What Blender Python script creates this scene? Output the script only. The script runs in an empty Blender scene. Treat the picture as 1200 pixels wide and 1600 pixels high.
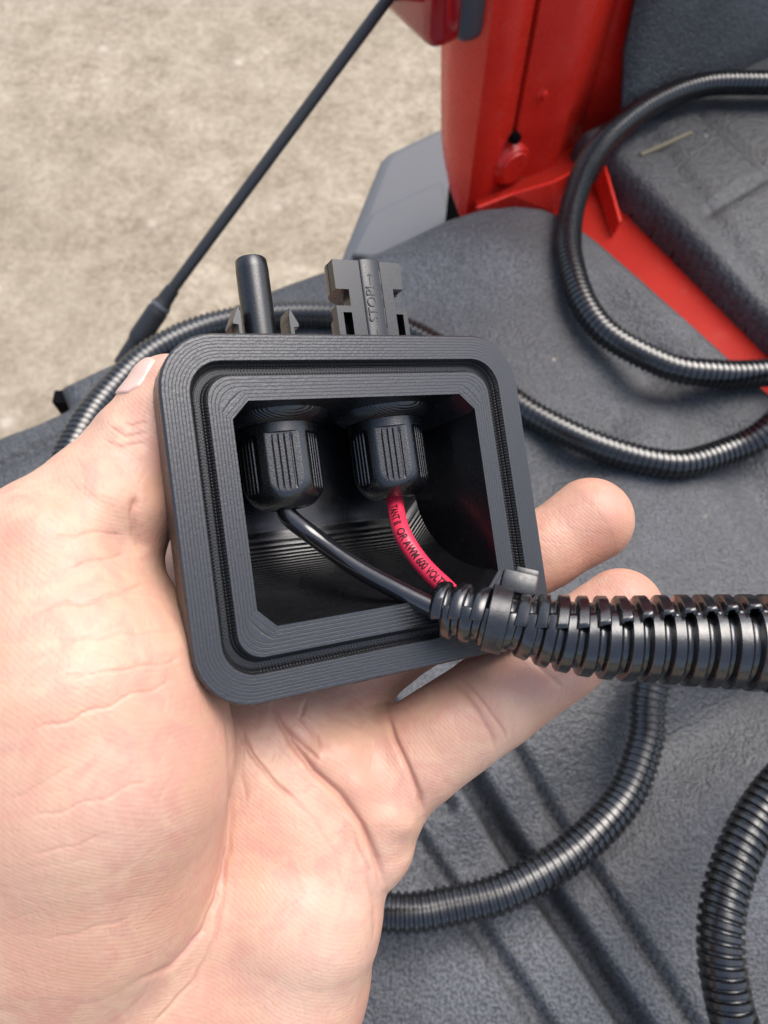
import bpy, bmesh, math, random
import numpy as np
from mathutils import Vector, Matrix

random.seed(7)
rng = np.random.default_rng(7)
scene = bpy.context.scene
col = scene.collection

# ------------------------------------------------------------------ camera
CAM_H = 0.385                     # height of the phone above the tailgate liner
PITCH = math.radians(65.0)        # how far it looks down
cd = bpy.data.cameras.new('camera')
cam = bpy.data.objects.new('camera', cd)
col.objects.link(cam)
cam.location = (0, 0, CAM_H)
cam.rotation_euler = (math.pi / 2 - PITCH, 0, 0)
cd.sensor_fit = 'VERTICAL'
cd.sensor_height = 36.0
cd.sensor_width = 27.0
cd.lens = 26.0
cd.clip_start = 0.01
cd.clip_end = 200.0
cd.dof.use_dof = True
cd.dof.focus_distance = 0.150
cd.dof.aperture_fstop = 25.0
scene.camera = cam

# ------------------------------------------------------------------ sky and sun (bright overcast)
SUN_EL, SUN_AZ = 60.0, 42.0       # azimuth measured from +Y towards +X
world = bpy.data.worlds.new('World')
scene.world = world
world.use_nodes = True
wn = world.node_tree
for n in list(wn.nodes):
    wn.nodes.remove(n)
wo = wn.nodes.new('ShaderNodeOutputWorld')
bg = wn.nodes.new('ShaderNodeBackground')
sky = wn.nodes.new('ShaderNodeTexSky')
sky.sky_type = 'NISHITA'
sky.sun_disc = False
sky.sun_elevation = math.radians(SUN_EL)
sky.sun_rotation = math.radians(SUN_AZ)
sky.air_density = 1.0
sky.dust_density = 4.0
sky.ozone_density = 1.0
hs = wn.nodes.new('ShaderNodeHueSaturation')
hs.inputs['Saturation'].default_value = 0.85
wn.links.new(sky.outputs[0], hs.inputs['Color'])
wn.links.new(hs.outputs[0], bg.inputs['Color'])
bg.inputs['Strength'].default_value = 0.15
wn.links.new(bg.outputs[0], wo.inputs['Surface'])

sd = bpy.data.lights.new('sun', 'SUN')
sd.energy = 1.3
sd.angle = math.radians(45)
sd.color = (1.0, 0.985, 0.965)
sun = bpy.data.objects.new('sun', sd)
col.objects.link(sun)
_el, _az = math.radians(SUN_EL), math.radians(SUN_AZ)
_sdir = Vector((math.sin(_az) * math.cos(_el), math.cos(_az) * math.cos(_el), math.sin(_el)))
sun.rotation_euler = _sdir.to_track_quat('Z', 'Y').to_euler()
sun.location = (0, 0, 3)

scene.view_settings.view_transform = 'Standard'
scene.view_settings.look = 'None'
scene.view_settings.gamma = 1.0
scene.view_settings.use_curve_mapping = False
scene.view_settings.exposure = 0.88
scene.render.engine = 'CYCLES'
scene.cycles.use_denoising = True
scene.cycles.max_bounces = 8

# ------------------------------------------------------------------ measuring helpers
FPX = 1155.0                      # focal length in pixels of the 1200x1600 photograph
CX, CY = 600.0, 800.0
sp_, cp_ = math.sin(PITCH), math.cos(PITCH)
UPC = np.array([0, sp_, cp_])
FWD = np.array([0, cp_, -sp_])
CAM = np.array([0, 0, CAM_H])


def c2w(p):
    """camera metres (right, up, forward) -> world"""
    p = np.asarray(p, float)
    return CAM + p[..., 0:1] * np.array([1, 0, 0]) + p[..., 1:2] * UPC + p[..., 2:3] * FWD


def at(px, py, d):
    """world point seen at a pixel, d metres in front of the lens plane"""
    return Vector(c2w([(px - CX) / FPX * d, (CY - py) / FPX * d, d]))


def on(px, py, z):
    """world point seen at a pixel lying at height z"""
    v = c2w([(px - CX) / FPX, (CY - py) / FPX, 1.0]) - CAM
    k = (z - CAM_H) / v[2]
    return Vector(CAM + k * v)


# truck axes on the ground plan: OUT = outboard, FRW = towards the cab
OUT = Vector((-0.549, 0.836, 0)).normalized()
FRW = Vector((0.836, 0.549, 0)).normalized()
ZUP = Vector((0, 0, 1))


# ------------------------------------------------------------------ object helpers
def mesh_obj(name, verts, faces, mat=None, parent=None, smooth=False, origin=None, uvs=None, mats=None, fmat=None):
    me = bpy.data.meshes.new(name)
    v = np.asarray(verts, dtype=float)
    off = np.zeros(3)
    if parent is not None and parent.get('_world_parts'):
        off = np.array(parent.matrix_world.translation)
        if parent.parent is not None:
            pass
    elif origin is not None:
        off = np.array(origin)
    v = v - off
    me.from_pydata(v.tolist(), [], faces if isinstance(faces, list) else faces.tolist())
    if uvs is not None:
        ul = me.uv_layers.new(name='UVMap')
        flat = np.empty(len(me.loops), dtype=np.int64)
        me.loops.foreach_get('vertex_index', flat)
        ul.data.foreach_set('uv', np.asarray(uvs, float)[flat].ravel())
    if mats:
        for m in mats:
            me.materials.append(m)
        me.polygons.foreach_set('material_index', np.asarray(fmat, dtype=np.int32))
    elif mat:
        me.materials.append(mat)
    if smooth:
        me.polygons.foreach_set('use_smooth', np.ones(len(me.polygons), dtype=bool))
    me.update()
    o = bpy.data.objects.new(name, me)
    col.objects.link(o)
    if parent is not None:
        o.parent = parent
    elif origin is not None:
        o.location = origin
    return o


def empty(name, loc=(0, 0, 0), mat=None):
    e = bpy.data.objects.new(name, None)
    e.empty_display_size = 0.02
    col.objects.link(e)
    if mat is not None:
        e.matrix_world = mat
    else:
        e.location = loc
    return e


def tag(o, label=None, cat=None, group=None, kind=None):
    if label:
        o['label'] = label
    if cat:
        o['category'] = cat
    if group:
        o['group'] = group
    if kind:
        o['kind'] = kind
    return o


def sharp(o, ang=35):
    """smooth shading with hard edges kept"""
    me = o.data
    me.polygons.foreach_set('use_smooth', np.ones(len(me.polygons), dtype=bool))
    bm = bmesh.new()
    bm.from_mesh(me)
    bmesh.ops.recalc_face_normals(bm, faces=bm.faces[:])
    for e in bm.edges:
        if len(e.link_faces) == 2:
            e.smooth = e.calc_face_angle(0) < math.radians(ang)
    bm.to_mesh(me)
    bm.free()
    return o


def bevel(o, w, seg=2, ang=30):
    m = o.modifiers.new('bevel', 'BEVEL')
    m.width = w
    m.segments = seg
    m.limit_method = 'ANGLE'
    m.angle_limit = math.radians(ang)
    m.harden_normals = False
    return o


def prism(poly, ext):
    """polygon (list of Vector) extruded by vector ext -> verts, faces"""
    n = len(poly)
    v = [tuple(p) for p in poly] + [tuple(p + ext) for p in poly]
    f = [list(range(n))[::-1], list(range(n, 2 * n))]
    for i in range(n):
        j = (i + 1) % n
        f.append([i, j, n + j, n + i])
    return v, f


def catmull(pts, step):
    """dense, evenly spaced polyline through the points (Vectors)"""
    P = np.array([list(p) for p in pts], float)
    P = np.vstack([2 * P[0] - P[1], P, 2 * P[-1] - P[-2]])
    out = []
    for i in range(1, len(P) - 2):
        t = np.linspace(0, 1, 60, endpoint=False)[:, None]
        p0, p1, p2, p3 = P[i - 1], P[i], P[i + 1], P[i + 2]
        out.append(0.5 * ((2 * p1) + (-p0 + p2) * t + (2 * p0 - 5 * p1 + 4 * p2 - p3) * t ** 2 + (-p0 + 3 * p1 - 3 * p2 + p3) * t ** 3))
    out.append(P[-2][None])
    Q = np.vstack(out)
    s = np.r_[0, np.cumsum(np.linalg.norm(np.diff(Q, axis=0), axis=1))]
    n = max(3, int(round(s[-1] / step)) + 1)
    ss = np.linspace(0, s[-1], n)
    return np.stack([np.interp(ss, s, Q[:, k]) for k in range(3)], 1), ss


def frames(Q, ref):
    """tangent, normal, binormal along a polyline; normal kept close to ref"""
    T = np.gradient(Q, axis=0)
    T /= np.linalg.norm(T, axis=1)[:, None]
    N = np.zeros_like(T)
    r = np.array(ref, float)
    for i in range(len(Q)):
        r = r - T[i] * (r @ T[i])
        r /= np.linalg.norm(r)
        N[i] = r
    B = np.cross(T, N)
    return T, N, B


def tube(pts, rad, step=0.002, seg=16, ref=(0, 0, 1), caps=True):
    Q, ss = catmull(pts, step)
    T, N, B = frames(Q, ref)
    a = np.linspace(0, 2 * np.pi, seg, endpoint=False)
    R = rad(ss / ss[-1]) if callable(rad) else np.full(len(Q), rad)
    V = Q[:, None] + R[:, None, None] * (np.cos(a)[None, :, None] * N[:, None] + np.sin(a)[None, :, None] * B[:, None])
    n = len(Q)
    F = grid_faces(n, seg, True)
    if caps:
        F += [list(range(seg))[::-1], [(n - 1) * seg + k for k in range(seg)]]
    return V.reshape(-1, 3), F, (Q, T, N, B, ss)


def grid_faces(n, m, wrap):
    F = []
    for i in range(n - 1):
        for j in range(m if wrap else m - 1):
            k = (j + 1) % m
            F.append([i * m + j, i * m + k, (i + 1) * m + k, (i + 1) * m + j])
    return F


# ------------------------------------------------------------------ material helper
class Mat:
    def __init__(self, name):
        self.m = bpy.data.materials.new(name)
        self.m.use_nodes = True
        self.t = self.m.node_tree
        self.b = self.t.nodes['Principled BSDF']

    def n(self, kind, **kw):
        nd = self.t.nodes.new(kind)
        for k, v in kw.items():
            if k in nd.inputs:
                nd.inputs[k].default_value = v
            else:
                setattr(nd, k, v)
        return nd

    def l(self, a, b):
        self.t.links.new(a, b)

    def set(self, **kw):
        for k, v in kw.items():
            self.b.inputs[k.replace('_', ' ')].default_value = v

    def coord(self, which='Object', scale=None):
        tc = self.n('ShaderNodeTexCoord')
        o = tc.outputs[which]
        if scale:
            mp = self.n('ShaderNodeMapping')
            mp.inputs['Scale'].default_value = scale
            self.l(o, mp.inputs['Vector'])
            o = mp.outputs[0]
        return o

    def noise(self, vec, scale, detail=4, rough=0.55, dist=0.0):
        nd = self.n('ShaderNodeTexNoise')
        nd.inputs['Scale'].default_value = scale
        nd.inputs['Detail'].default_value = detail
        nd.inputs['Roughness'].default_value = rough
        nd.inputs['Distortion'].default_value = dist
        self.l(vec, nd.inputs['Vector'])
        return nd.outputs['Fac']

    def ramp(self, fac, stops):
        r = self.n('ShaderNodeValToRGB')
        e = r.color_ramp.elements
        while len(e) > 1:
            e.remove(e[-1])
        for i, (p, c) in enumerate(stops):
            q = e[0] if i == 0 else e.new(p)
            q.position = p
            q.color = (c, c, c, 1) if isinstance(c, (int, float)) else (*c, 1)
        self.l(fac, r.inputs[0])
        return r.outputs[0]

    def mix(self, fac, a, b, blend='MIX'):
        m = self.n('ShaderNodeMix', data_type='RGBA', blend_type=blend)
        for s, v in ((m.inputs[0], fac), (m.inputs[6], a), (m.inputs[7], b)):
            if isinstance(v, (int, float)):
                s.default_value = v
            elif isinstance(v, tuple):
                s.default_value = (*v, 1)
            else:
                self.l(v, s)
        return m.outputs[2]

    def math(self, op, a, b=0.0):
        m = self.n('ShaderNodeMath', operation=op)
        for s, v in ((m.inputs[0], a), (m.inputs[1], b)):
            if isinstance(v, (int, float)):
                s.default_value = v
            else:
                self.l(v, s)
        return m.outputs[0]

    def bump(self, h, strength, dist, normal=None):
        b = self.n('ShaderNodeBump')
        b.inputs['Strength'].default_value = strength
        b.inputs['Distance'].default_value = dist
        self.l(h, b.inputs['Height'])
        if normal:
            self.l(normal, b.inputs['Normal'])
        return b.outputs[0]


def M_concrete():
    M = Mat('concrete')
    v = M.coord('Object')
    big = M.noise(v, 1.6, 3, 0.6)
    mid = M.noise(v, 10, 6, 0.66)
    fine = M.noise(v, 62, 5, 0.66, 0.5)
    c1 = M.ramp(mid, [(0.32, (0.185, 0.148, 0.098)), (0.5, (0.315, 0.265, 0.192)), (0.68, (0.44, 0.382, 0.29))])
    c2 = M.ramp(fine, [(0.34, (0.125, 0.098, 0.064)), (0.5, (0.32, 0.268, 0.192)), (0.64, (0.53, 0.46, 0.35))])
    c = M.mix(0.38, c1, c2)
    c = M.mix(M.ramp(big, [(0.35, 0.0), (0.7, 0.4)]), c, (0.235, 0.195, 0.14))
    sp = M.n('ShaderNodeTexVoronoi')
    sp.inputs['Scale'].default_value = 7
    M.l(v, sp.inputs['Vector'])
    spn = M.math('ADD', sp.outputs['Distance'], M.math('MULTIPLY', fine, 0.35))
    white = M.ramp(spn, [(0.20, 0.55), (0.30, 0.0)])
    c = M.mix(white, c, (0.58, 0.52, 0.43))
    M.l(c, M.b.inputs['Base Color'])
    M.set(Roughness=0.95)
    M.l(M.bump(fine, 0.8, 0.004), M.b.inputs['Normal'])
    return M.m


def M_liner(name, base=(0.038, 0.041, 0.046), grain=700.0):
    M = Mat(name)
    v = M.coord('Object')
    g = M.noise(v, grain, 2, 0.5)
    g2 = M.noise(v, grain * 0.35, 3, 0.6)
    soft = M.noise(v, 11, 5, 0.62)
    dust = M.ramp(soft, [(0.34, tuple(x * 0.6 for x in base)), (0.52, base), (0.70, tuple(x * 1.7 + 0.012 for x in base))])
    gr = M.ramp(g, [(0.38, 0.45), (0.62, 1.6)])
    c = M.mix(1.0, dust, gr, 'MULTIPLY')
    vo = M.n('ShaderNodeTexVoronoi')
    vo.inputs['Scale'].default_value = 55
    M.l(v, vo.inputs['Vector'])
    wn_ = M.n('ShaderNodeTexWhiteNoise')
    M.l(vo.outputs['Position'], wn_.inputs['Vector'])
    rare = M.ramp(wn_.outputs['Value'], [(0.90, 0.0), (0.91, 1.0)])
    dot = M.ramp(vo.outputs['Distance'], [(0.04, 0.7), (0.10, 0.0)])
    c = M.mix(M.math('MULTIPLY', rare, dot), c, (0.36, 0.30, 0.21))
    M.l(c, M.b.inputs['Base Color'])
    M.l(M.ramp(soft, [(0.35, 0.5), (0.65, 0.66)]), M.b.inputs['Roughness'])
    M.b.inputs['Specular IOR Level'].default_value = 0.85
    h = M.math('ADD', g, M.math('MULTIPLY', g2, 1.2))
    M.l(M.bump(h, 0.75, 0.0013), M.b.inputs['Normal'])
    return M.m


def M_plain(name, c, rough=0.4, spec=0.5, metal=0.0, bump_scale=None, bump=0.2, dist=0.0005, coat=0.0):
    M = Mat(name)
    M.set(Base_Color=(*c, 1), Roughness=rough, Metallic=metal)
    M.b.inputs['Specular IOR Level'].default_value = spec
    if coat:
        M.b.inputs['Coat Weight'].default_value = coat
        M.b.inputs['Coat Roughness'].default_value = 0.06
    v = M.coord('Object')
    n = M.noise(v, bump_scale or 60, 3, 0.6)
    M.l(M.ramp(n, [(0.3, max(0.02, rough - 0.08)), (0.7, min(1, rough + 0.1))]), M.b.inputs['Roughness'])
    if bump_scale:
        M.l(M.bump(n, bump, dist), M.b.inputs['Normal'])
    return M.m


def M_red(name='red_paint', spec=0.42, rough=0.22, k=1.0):
    M = Mat(name)
    v = M.coord('Object')
    n = M.noise(v, 20, 5, 0.6)
    f = M.noise(v, 300, 3, 0.6)
    c = M.ramp(n, [(0.3, (0.60 * k, 0.020 * k, 0.011 * k)), (0.7, (0.72 * k, 0.030 * k, 0.016 * k))])
    du = M.noise(v, 75, 5, 0.7)
    c = M.mix(M.ramp(du, [(0.55, 0.0), (0.8, 0.16)]), c, (0.34, 0.22, 0.17))
    M.l(c, M.b.inputs['Base Color'])
    M.l(M.ramp(f, [(0.3, rough), (0.7, rough + 0.14)]), M.b.inputs['Roughness'])
    M.b.inputs['Specular IOR Level'].default_value = spec
    M.l(M.bump(f, 0.015, 0.0003), M.b.inputs['Normal'])
    return M.m


def M_loom():
    M = Mat('black_loom_plastic')
    v = M.coord('Object')
    n = M.noise(v, 700, 3, 0.6)
    d = M.noise(v, 60, 4, 0.6)
    M.l(M.ramp(d, [(0.3, (0.004, 0.0042, 0.005)), (0.8, (0.008, 0.0085, 0.010))]), M.b.inputs['Base Color'])
    M.l(M.ramp(n, [(0.3, 0.17), (0.7, 0.31)]), M.b.inputs['Roughness'])
    M.b.inputs['Specular IOR Level'].default_value = 1.0
    M.l(M.bump(n, 0.15, 0.0002), M.b.inputs['Normal'])
    return M.m


def M_rim():
    """flat printed top surface: lines of filament running round the opening, small blobs"""
    M = Mat('printed_rim')
    uv = M.coord('UV')
    sx = M.n('ShaderNodeSeparateXYZ')
    M.l(uv, sx.inputs[0])
    o = M.coord('Object')
    wob = M.noise(o, 900, 2, 0.5)
    u = M.math('ADD', sx.outputs[0], M.math('MULTIPLY', wob, 0.10))
    ph = M.math('FRACT', M.math('MULTIPLY', u, 1.0 / 0.58))
    tri = M.math('ABSOLUTE', M.math('SUBTRACT', ph, 0.5))          # 0 at line centre, .5 at seam
    seam = M.ramp(tri, [(0.38, 1.0), (0.47, 0.0)])
    blob = M.noise(o, 2900, 2, 0.6)
    pit = M.ramp(blob, [(0.30, 0.0), (0.38, 1.0)])
    h = M.math('MULTIPLY', seam, M.math('ADD', M.math('MULTIPLY', pit, 0.6), 0.4))
    c = M.mix(h, (0.004, 0.004, 0.005), (0.007, 0.008, 0.011))
    M.l(c, M.b.inputs['Base Color'])
    M.l(M.ramp(h, [(0.0, 0.75), (1.0, 0.32)]), M.b.inputs['Roughness'])
    M.b.inputs['Specular IOR Level'].default_value = 1.0
    rough = M.noise(o, 1500, 2, 0.5)
    hh = M.math('ADD', h, M.math('MULTIPLY', rough, 0.5))
    M.l(M.bump(hh, 0.45, 0.00016), M.b.inputs['Normal'])
    return M.m


def M_groove():
    M = Mat('printed_groove')
    uv = M.coord('UV')
    sx = M.n('ShaderNodeSeparateXYZ')
    M.l(uv, sx.inputs[0])
    ph = M.math('FRACT', M.math('MULTIPLY', sx.outputs[1], 1.0 / 0.62))
    tri = M.math('ABSOLUTE', M.math('SUBTRACT', ph, 0.5))
    s = M.ramp(tri, [(0.18, 1.0), (0.34, 0.0)])
    # side lines of the channel
    ph2 = M.math('FRACT', M.math('MULTIPLY', sx.outputs[0], 1.0 / 0.5))
    t2 = M.math('ABSOLUTE', M.math('SUBTRACT', ph2, 0.5))
    s2 = M.ramp(t2, [(0.25, 1.0), (0.42, 0.0)])
    h = M.math('MULTIPLY', s, s2)
    c = M.mix(h, (0.004, 0.004, 0.005), (0.013, 0.014, 0.018))
    M.l(c, M.b.inputs['Base Color'])
    M.set(Roughness=0.35)
    M.b.inputs['Specular IOR Level'].default_value = 0.8
    M.l(M.bump(h, 0.8, 0.0003), M.b.inputs['Normal'])
    return M.m


def M_wall():
    """printed side walls: stacked layers seen as fine parallel lines"""
    M = Mat('printed_layers')
    o = M.coord('Object')
    sx = M.n('ShaderNodeSeparateXYZ')
    M.l(o, sx.inputs[0])
    wob = M.noise(o, 130, 3, 0.6)
    z = M.math('ADD', M.math('MULTIPLY', sx.outputs[2], 1000.0), M.math('MULTIPLY', wob, 0.12))
    ph = M.math('FRACT', M.math('MULTIPLY', z, 1.0 / 0.45))
    tri = M.math('ABSOLUTE', M.math('SUBTRACT', ph, 0.5))
    h = M.ramp(tri, [(0.10, 1.0), (0.5, 0.0)])
    M.l(M.mix(h, (0.003, 0.003, 0.0035), (0.008, 0.0085, 0.010)), M.b.inputs['Base Color'])
    M.l(M.ramp(wob, [(0.3, 0.20), (0.7, 0.34)]), M.b.inputs['Roughness'])
    M.b.inputs['Specular IOR Level'].default_value = 0.8
    M.l(M.bump(h, 0.45, 0.00015), M.b.inputs['Normal'])
    return M.m


def M_skin():
    M = Mat('skin')
    o = M.coord('Object')
    blot = M.noise(o, 38, 4, 0.6)
    blot2 = M.noise(o, 150, 5, 0.65, 0.8)
    red = M.n('ShaderNodeAttribute', attribute_name='flush')
    base = M.ramp(blot, [(0.28, (0.50, 0.270, 0.180)), (0.5, (0.585, 0.358, 0.248)), (0.72, (0.64, 0.432, 0.322))])
    c = M.mix(M.ramp(blot2, [(0.42, 0.0), (0.64, 0.75)]), base, (0.54, 0.275, 0.21))
    veil = M.noise(o, 20, 3, 0.5)
    c = M.mix(M.ramp(veil, [(0.5, 0.0), (0.75, 0.35)]), c, (0.50, 0.36, 0.33))
    yel = M.noise(M.coord('Object', (1.3, 0.8, 1.1)), 27, 3, 0.5)
    c = M.mix(M.ramp(yel, [(0.5, 0.0), (0.75, 0.35)]), c, (0.63, 0.44, 0.31))
    c = M.mix(red.outputs['Fac'], c, (0.50, 0.225, 0.18))
    M.l(c, M.b.inputs['Base Color'])
    M.b.inputs['Specular IOR Level'].default_value = 0.45
    M.b.inputs['Subsurface Weight'].default_value = 0.35
    M.b.inputs['Subsurface Radius'].default_value = (1.0, 0.38, 0.2)
    M.b.inputs['Subsurface Scale'].default_value = 0.0014
    # papillary ridges: bands of distorted waves, about half a millimetre apart
    rd = M.n('ShaderNodeTexWave', wave_type='BANDS', bands_direction='DIAGONAL', wave_profile='SIN')
    rd.inputs['Scale'].default_value = 560
    rd.inputs['Distortion'].default_value = 14.0
    rd.inputs['Detail'].default_value = 1.5
    rd.inputs['Detail Scale'].default_value = 0.12
    M.l(o, rd.inputs['Vector'])
    pore = M.noise(o, 1400, 3, 0.6)
    wr = M.noise(o, 240, 4, 0.65, 0.6)
    wv = M.n('ShaderNodeVectorMath', operation='ADD')
    nz = M.n('ShaderNodeTexNoise')
    nz.inputs['Scale'].default_value = 160
    M.l(o, nz.inputs['Vector'])
    nzs = M.n('ShaderNodeVectorMath', operation='SCALE')
    nzs.inputs['Scale'].default_value = 0.0022
    M.l(nz.outputs['Color'], nzs.inputs[0])
    M.l(o, wv.inputs[0]); M.l(nzs.outputs[0], wv.inputs[1])
    mpv = M.n('ShaderNodeMapping')
    mpv.inputs['Rotation'].default_value = (0, 0, 0.5)
    mpv.inputs['Scale'].default_value = (1.0, 0.45, 0.8)
    M.l(wv.outputs[0], mpv.inputs['Vector'])
    cr = M.n('ShaderNodeTexVoronoi', feature='DISTANCE_TO_EDGE')
    cr.inputs['Scale'].default_value = 620
    M.l(mpv.outputs[0], cr.inputs['Vector'])
    crk = M.ramp(cr.outputs['Distance'], [(0.0, 0.0), (0.22, 1.0)])
    mp2 = M.n('ShaderNodeMapping')
    mp2.inputs['Rotation'].default_value = (0.2, 0.1, -0.35)
    mp2.inputs['Scale'].default_value = (0.30, 1.0, 0.8)
    M.l(wv.outputs[0], mp2.inputs['Vector'])
    cr2 = M.n('ShaderNodeTexVoronoi', feature='DISTANCE_TO_EDGE')
    cr2.inputs['Scale'].default_value = 210
    M.l(mp2.outputs[0], cr2.inputs['Vector'])
    lines = M.ramp(cr2.outputs['Distance'], [(0.0, 0.0), (0.07, 1.0)])
    h = M.math('ADD', M.math('MULTIPLY', rd.outputs['Fac'], 0.55), M.math('MULTIPLY', pore, 0.5))
    n1 = M.bump(h, 0.32, 0.00010)
    n2 = M.bump(wr, 0.30, 0.0004, M.bump(lines, 0.11, 0.00020, M.bump(crk, 0.24, 0.00012, n1)))
    M.l(n2, M.b.inputs['Normal'])
    M.l(M.ramp(wr, [(0.3, 0.36), (0.7, 0.54)]), M.b.inputs['Roughness'])
    return M.m


MAT = dict(
    concrete=M_concrete(),
    liner=M_liner('tailgate_liner_plastic'),
    bedliner=M_liner('bed_liner_plastic', (0.035, 0.038, 0.042), 600.0),
    red=M_red(),
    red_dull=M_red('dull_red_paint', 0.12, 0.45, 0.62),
    loom=M_loom(),
    rim=M_rim(), groove=M_groove(), wall=M_wall(),
    skin=M_skin(),
    nail=M_plain('nail', (0.66, 0.43, 0.36), 0.20, 0.5, 0, 400, 0.1, 0.0001),
    nut=M_plain('gland_nylon', (0.004, 0.0045, 0.0055), 0.27, 1.0, 0, 2600, 0.3, 0.00012),
    conn=M_plain('connector_nylon', (0.005, 0.0055, 0.007), 0.30, 0.75, 0, 2600, 0.06, 0.00005),
    hole=M_plain('black_void', (0.003, 0.003, 0.003), 0.9, 0.1),
    bumper=M_plain('bumper_plastic', (0.115, 0.122, 0.130), 0.55, 0.5, 0, 900, 0.3, 0.0004),
    lens=M_plain('tail_light_lens', (0.34, 0.010, 0.014), 0.10, 0.6, 0, None, coat=0.6),
    lampgrey=M_plain('tail_light_housing', (0.07, 0.075, 0.085), 0.35, 0.5),
    cable=M_plain('cable_sheath', (0.022, 0.023, 0.025), 0.45, 0.5, 0, 400, 0.3, 0.0004),
    steel=M_plain('zinc_steel', (0.55, 0.55, 0.55), 0.35, 0.5, 1.0),
    wire_black=M_plain('black_wire_jacket', (0.010, 0.010, 0.012), 0.13, 1.0, 0, 120, 0.12, 0.0008),
    wire_red=M_plain('red_wire_jacket', (0.74, 0.040, 0.085), 0.20, 0.6, 0, 120, 0.10, 0.0008),
    ink=M_plain('black_print', (0.03, 0.008, 0.012), 0.5, 0.3),
    tie=M_plain('cable_tie_nylon', (0.013, 0.013, 0.015), 0.34, 0.8, 0, 900, 0.15, 0.0002),
    dark=M_plain('dark_seam', (0.006, 0.005, 0.005), 0.8, 0.2),
    slit=M_plain('dusty_slot', (0.20, 0.175, 0.12), 0.8, 0.3),
)

# ================================================================== GROUND
GZ = -0.86
s = 60.0
gv = [(-s, -s, GZ), (s, -s, GZ), (s, s, GZ), (-s, s, GZ)]
ground = mesh_obj('ground', gv, [[0, 1, 2, 3]], MAT['concrete'])
tag(ground, 'weathered tan concrete ground beside the truck', None, None, 'structure')

# ================================================================== TRUCK
base = on(860, 300, -0.03)
truck = empty('pickup_truck', (base.x, base.y, GZ))
bpy.context.view_layer.update()
truck['_world_parts'] = 1
tag(truck, 'red pickup truck seen at its rear corner, tailgate lowered, lined in grey plastic', 'pickup truck')


def tpart(name, v, f, mat, parent=truck, **kw):
    me_v = np.asarray([tuple(p) for p in v], float)
    o = mesh_obj(name, me_v - np.array([base.x, base.y, GZ]), f, mat, None, **kw)
    o.parent = parent
    return o


def poly_sdf(P, X, Y):
    """signed distance to polygon (positive inside)"""
    d = np.full(X.shape, 1e9)
    ins = np.zeros(X.shape, bool)
    n = len(P)
    for i in range(n):
        ax, ay = P[i]
        bx, by = P[(i + 1) % n]
        ex, ey = bx - ax, by - ay
        t = np.clip(((X - ax) * ex + (Y - ay) * ey) / (ex * ex + ey * ey + 1e-12), 0, 1)
        d = np.minimum(d, np.hypot(X - ax - t * ex, Y - ay - t * ey))
        c = ((ay > Y) != (by > Y)) & (X < (bx - ax) * (Y - ay) / (by - ay + 1e-12) + ax)
        ins ^= c
    return np.where(ins, d, -d)


def seg_dist(a, b, X, Y):
    ex, ey = b[0] - a[0], b[1] - a[1]
    t = ((X - a[0]) * ex + (Y - a[1]) * ey) / (ex * ex + ey * ey)
    tc = np.clip(t, 0, 1)
    side = (ex * (Y - a[1]) - ey * (X - a[0])) / math.hypot(ex, ey)
    return np.hypot(X - a[0] - tc * ex, Y - a[1] - tc * ey), side, t


def sheet(name, outline, z0, res, edge_r, skirt, carve, mat, parent):
    """moulded liner: a height field inside an outline with a rolled edge and carved grooves"""
    P = [(p.x, p.y) for p in outline]
    xs = np.array([p[0] for p in P]); ys = np.array([p[1] for p in P])
    gx = np.arange(xs.min() - 0.01, xs.max() + 0.01, res)
    gy = np.arange(ys.min() - 0.01, ys.max() + 0.01, res)
    X, Y = np.meshgrid(gx, gy, indexing='ij')
    d = poly_sdf(P, X, Y)
    dd = np.clip(d, 0, edge_r)
    Z = z0 - edge_r + np.sqrt(np.maximum(edge_r ** 2 - (edge_r - dd) ** 2, 0))
    Z = np.where(d <= 0, z0 - edge_r - np.clip(-d / (1.2 * res), 0, 1) * skirt, Z)
    # pull outside vertices onto the outline so that the edge is clean
    Z = Z + carve(X, Y) * np.clip(d / edge_r, 0, 1)
    keep = d > -1.6 * res
    idx = -np.ones(X.shape, int)
    idx[keep] = np.arange(keep.sum())
    V = np.stack([X[keep], Y[keep], Z[keep]], 1)
    q = np.stack([idx[:-1, :-1], idx[1:, :-1], idx[1:, 1:], idx[:-1, 1:]], -1).reshape(-1, 4)
    q = q[(q >= 0).all(1)]
    return tpart(name, V, q.tolist(), mat, parent, smooth=True)


# ---- tailgate: lowered, its inner side (now the top) covered by a moulded liner
tailgate = bpy.data.objects.new('tailgate', None)
col.objects.link(tailgate)
tailgate.parent = truck

edge_px = [(-330, 846), (0, 672), (50, 654), (101, 631), (86, 598), (200, 545), (300, 494), (440, 438), (590, 386), (690, 341),
           (745, 324), (800, 318), (850, 322), (890, 338), (940, 374), (1010, 432), (1090, 502), (1150, 556)]
outl = [on(x, y, 0.0) for x, y in edge_px]
hinge_dir = (outl[-1] - outl[-3]).normalized()
outl.append(outl[-1] + hinge_dir * 0.75)
outl.append(outl[-1] - FRW * 0.62)
outl.append(outl[0] + (outl[0] - outl[1]).normalized() * 0.02 - OUT * 0.05)


def w2(px, py, z=0.0):
    p = on(px, py, z)
    return (p.x, p.y)


def extend(a, b, k0, k1):
    ex, ey = b[0] - a[0], b[1] - a[1]
    return (a[0] - ex * k0, a[1] - ey * k0), (b[0] + ex * k1, b[1] + ey * k1)


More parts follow.
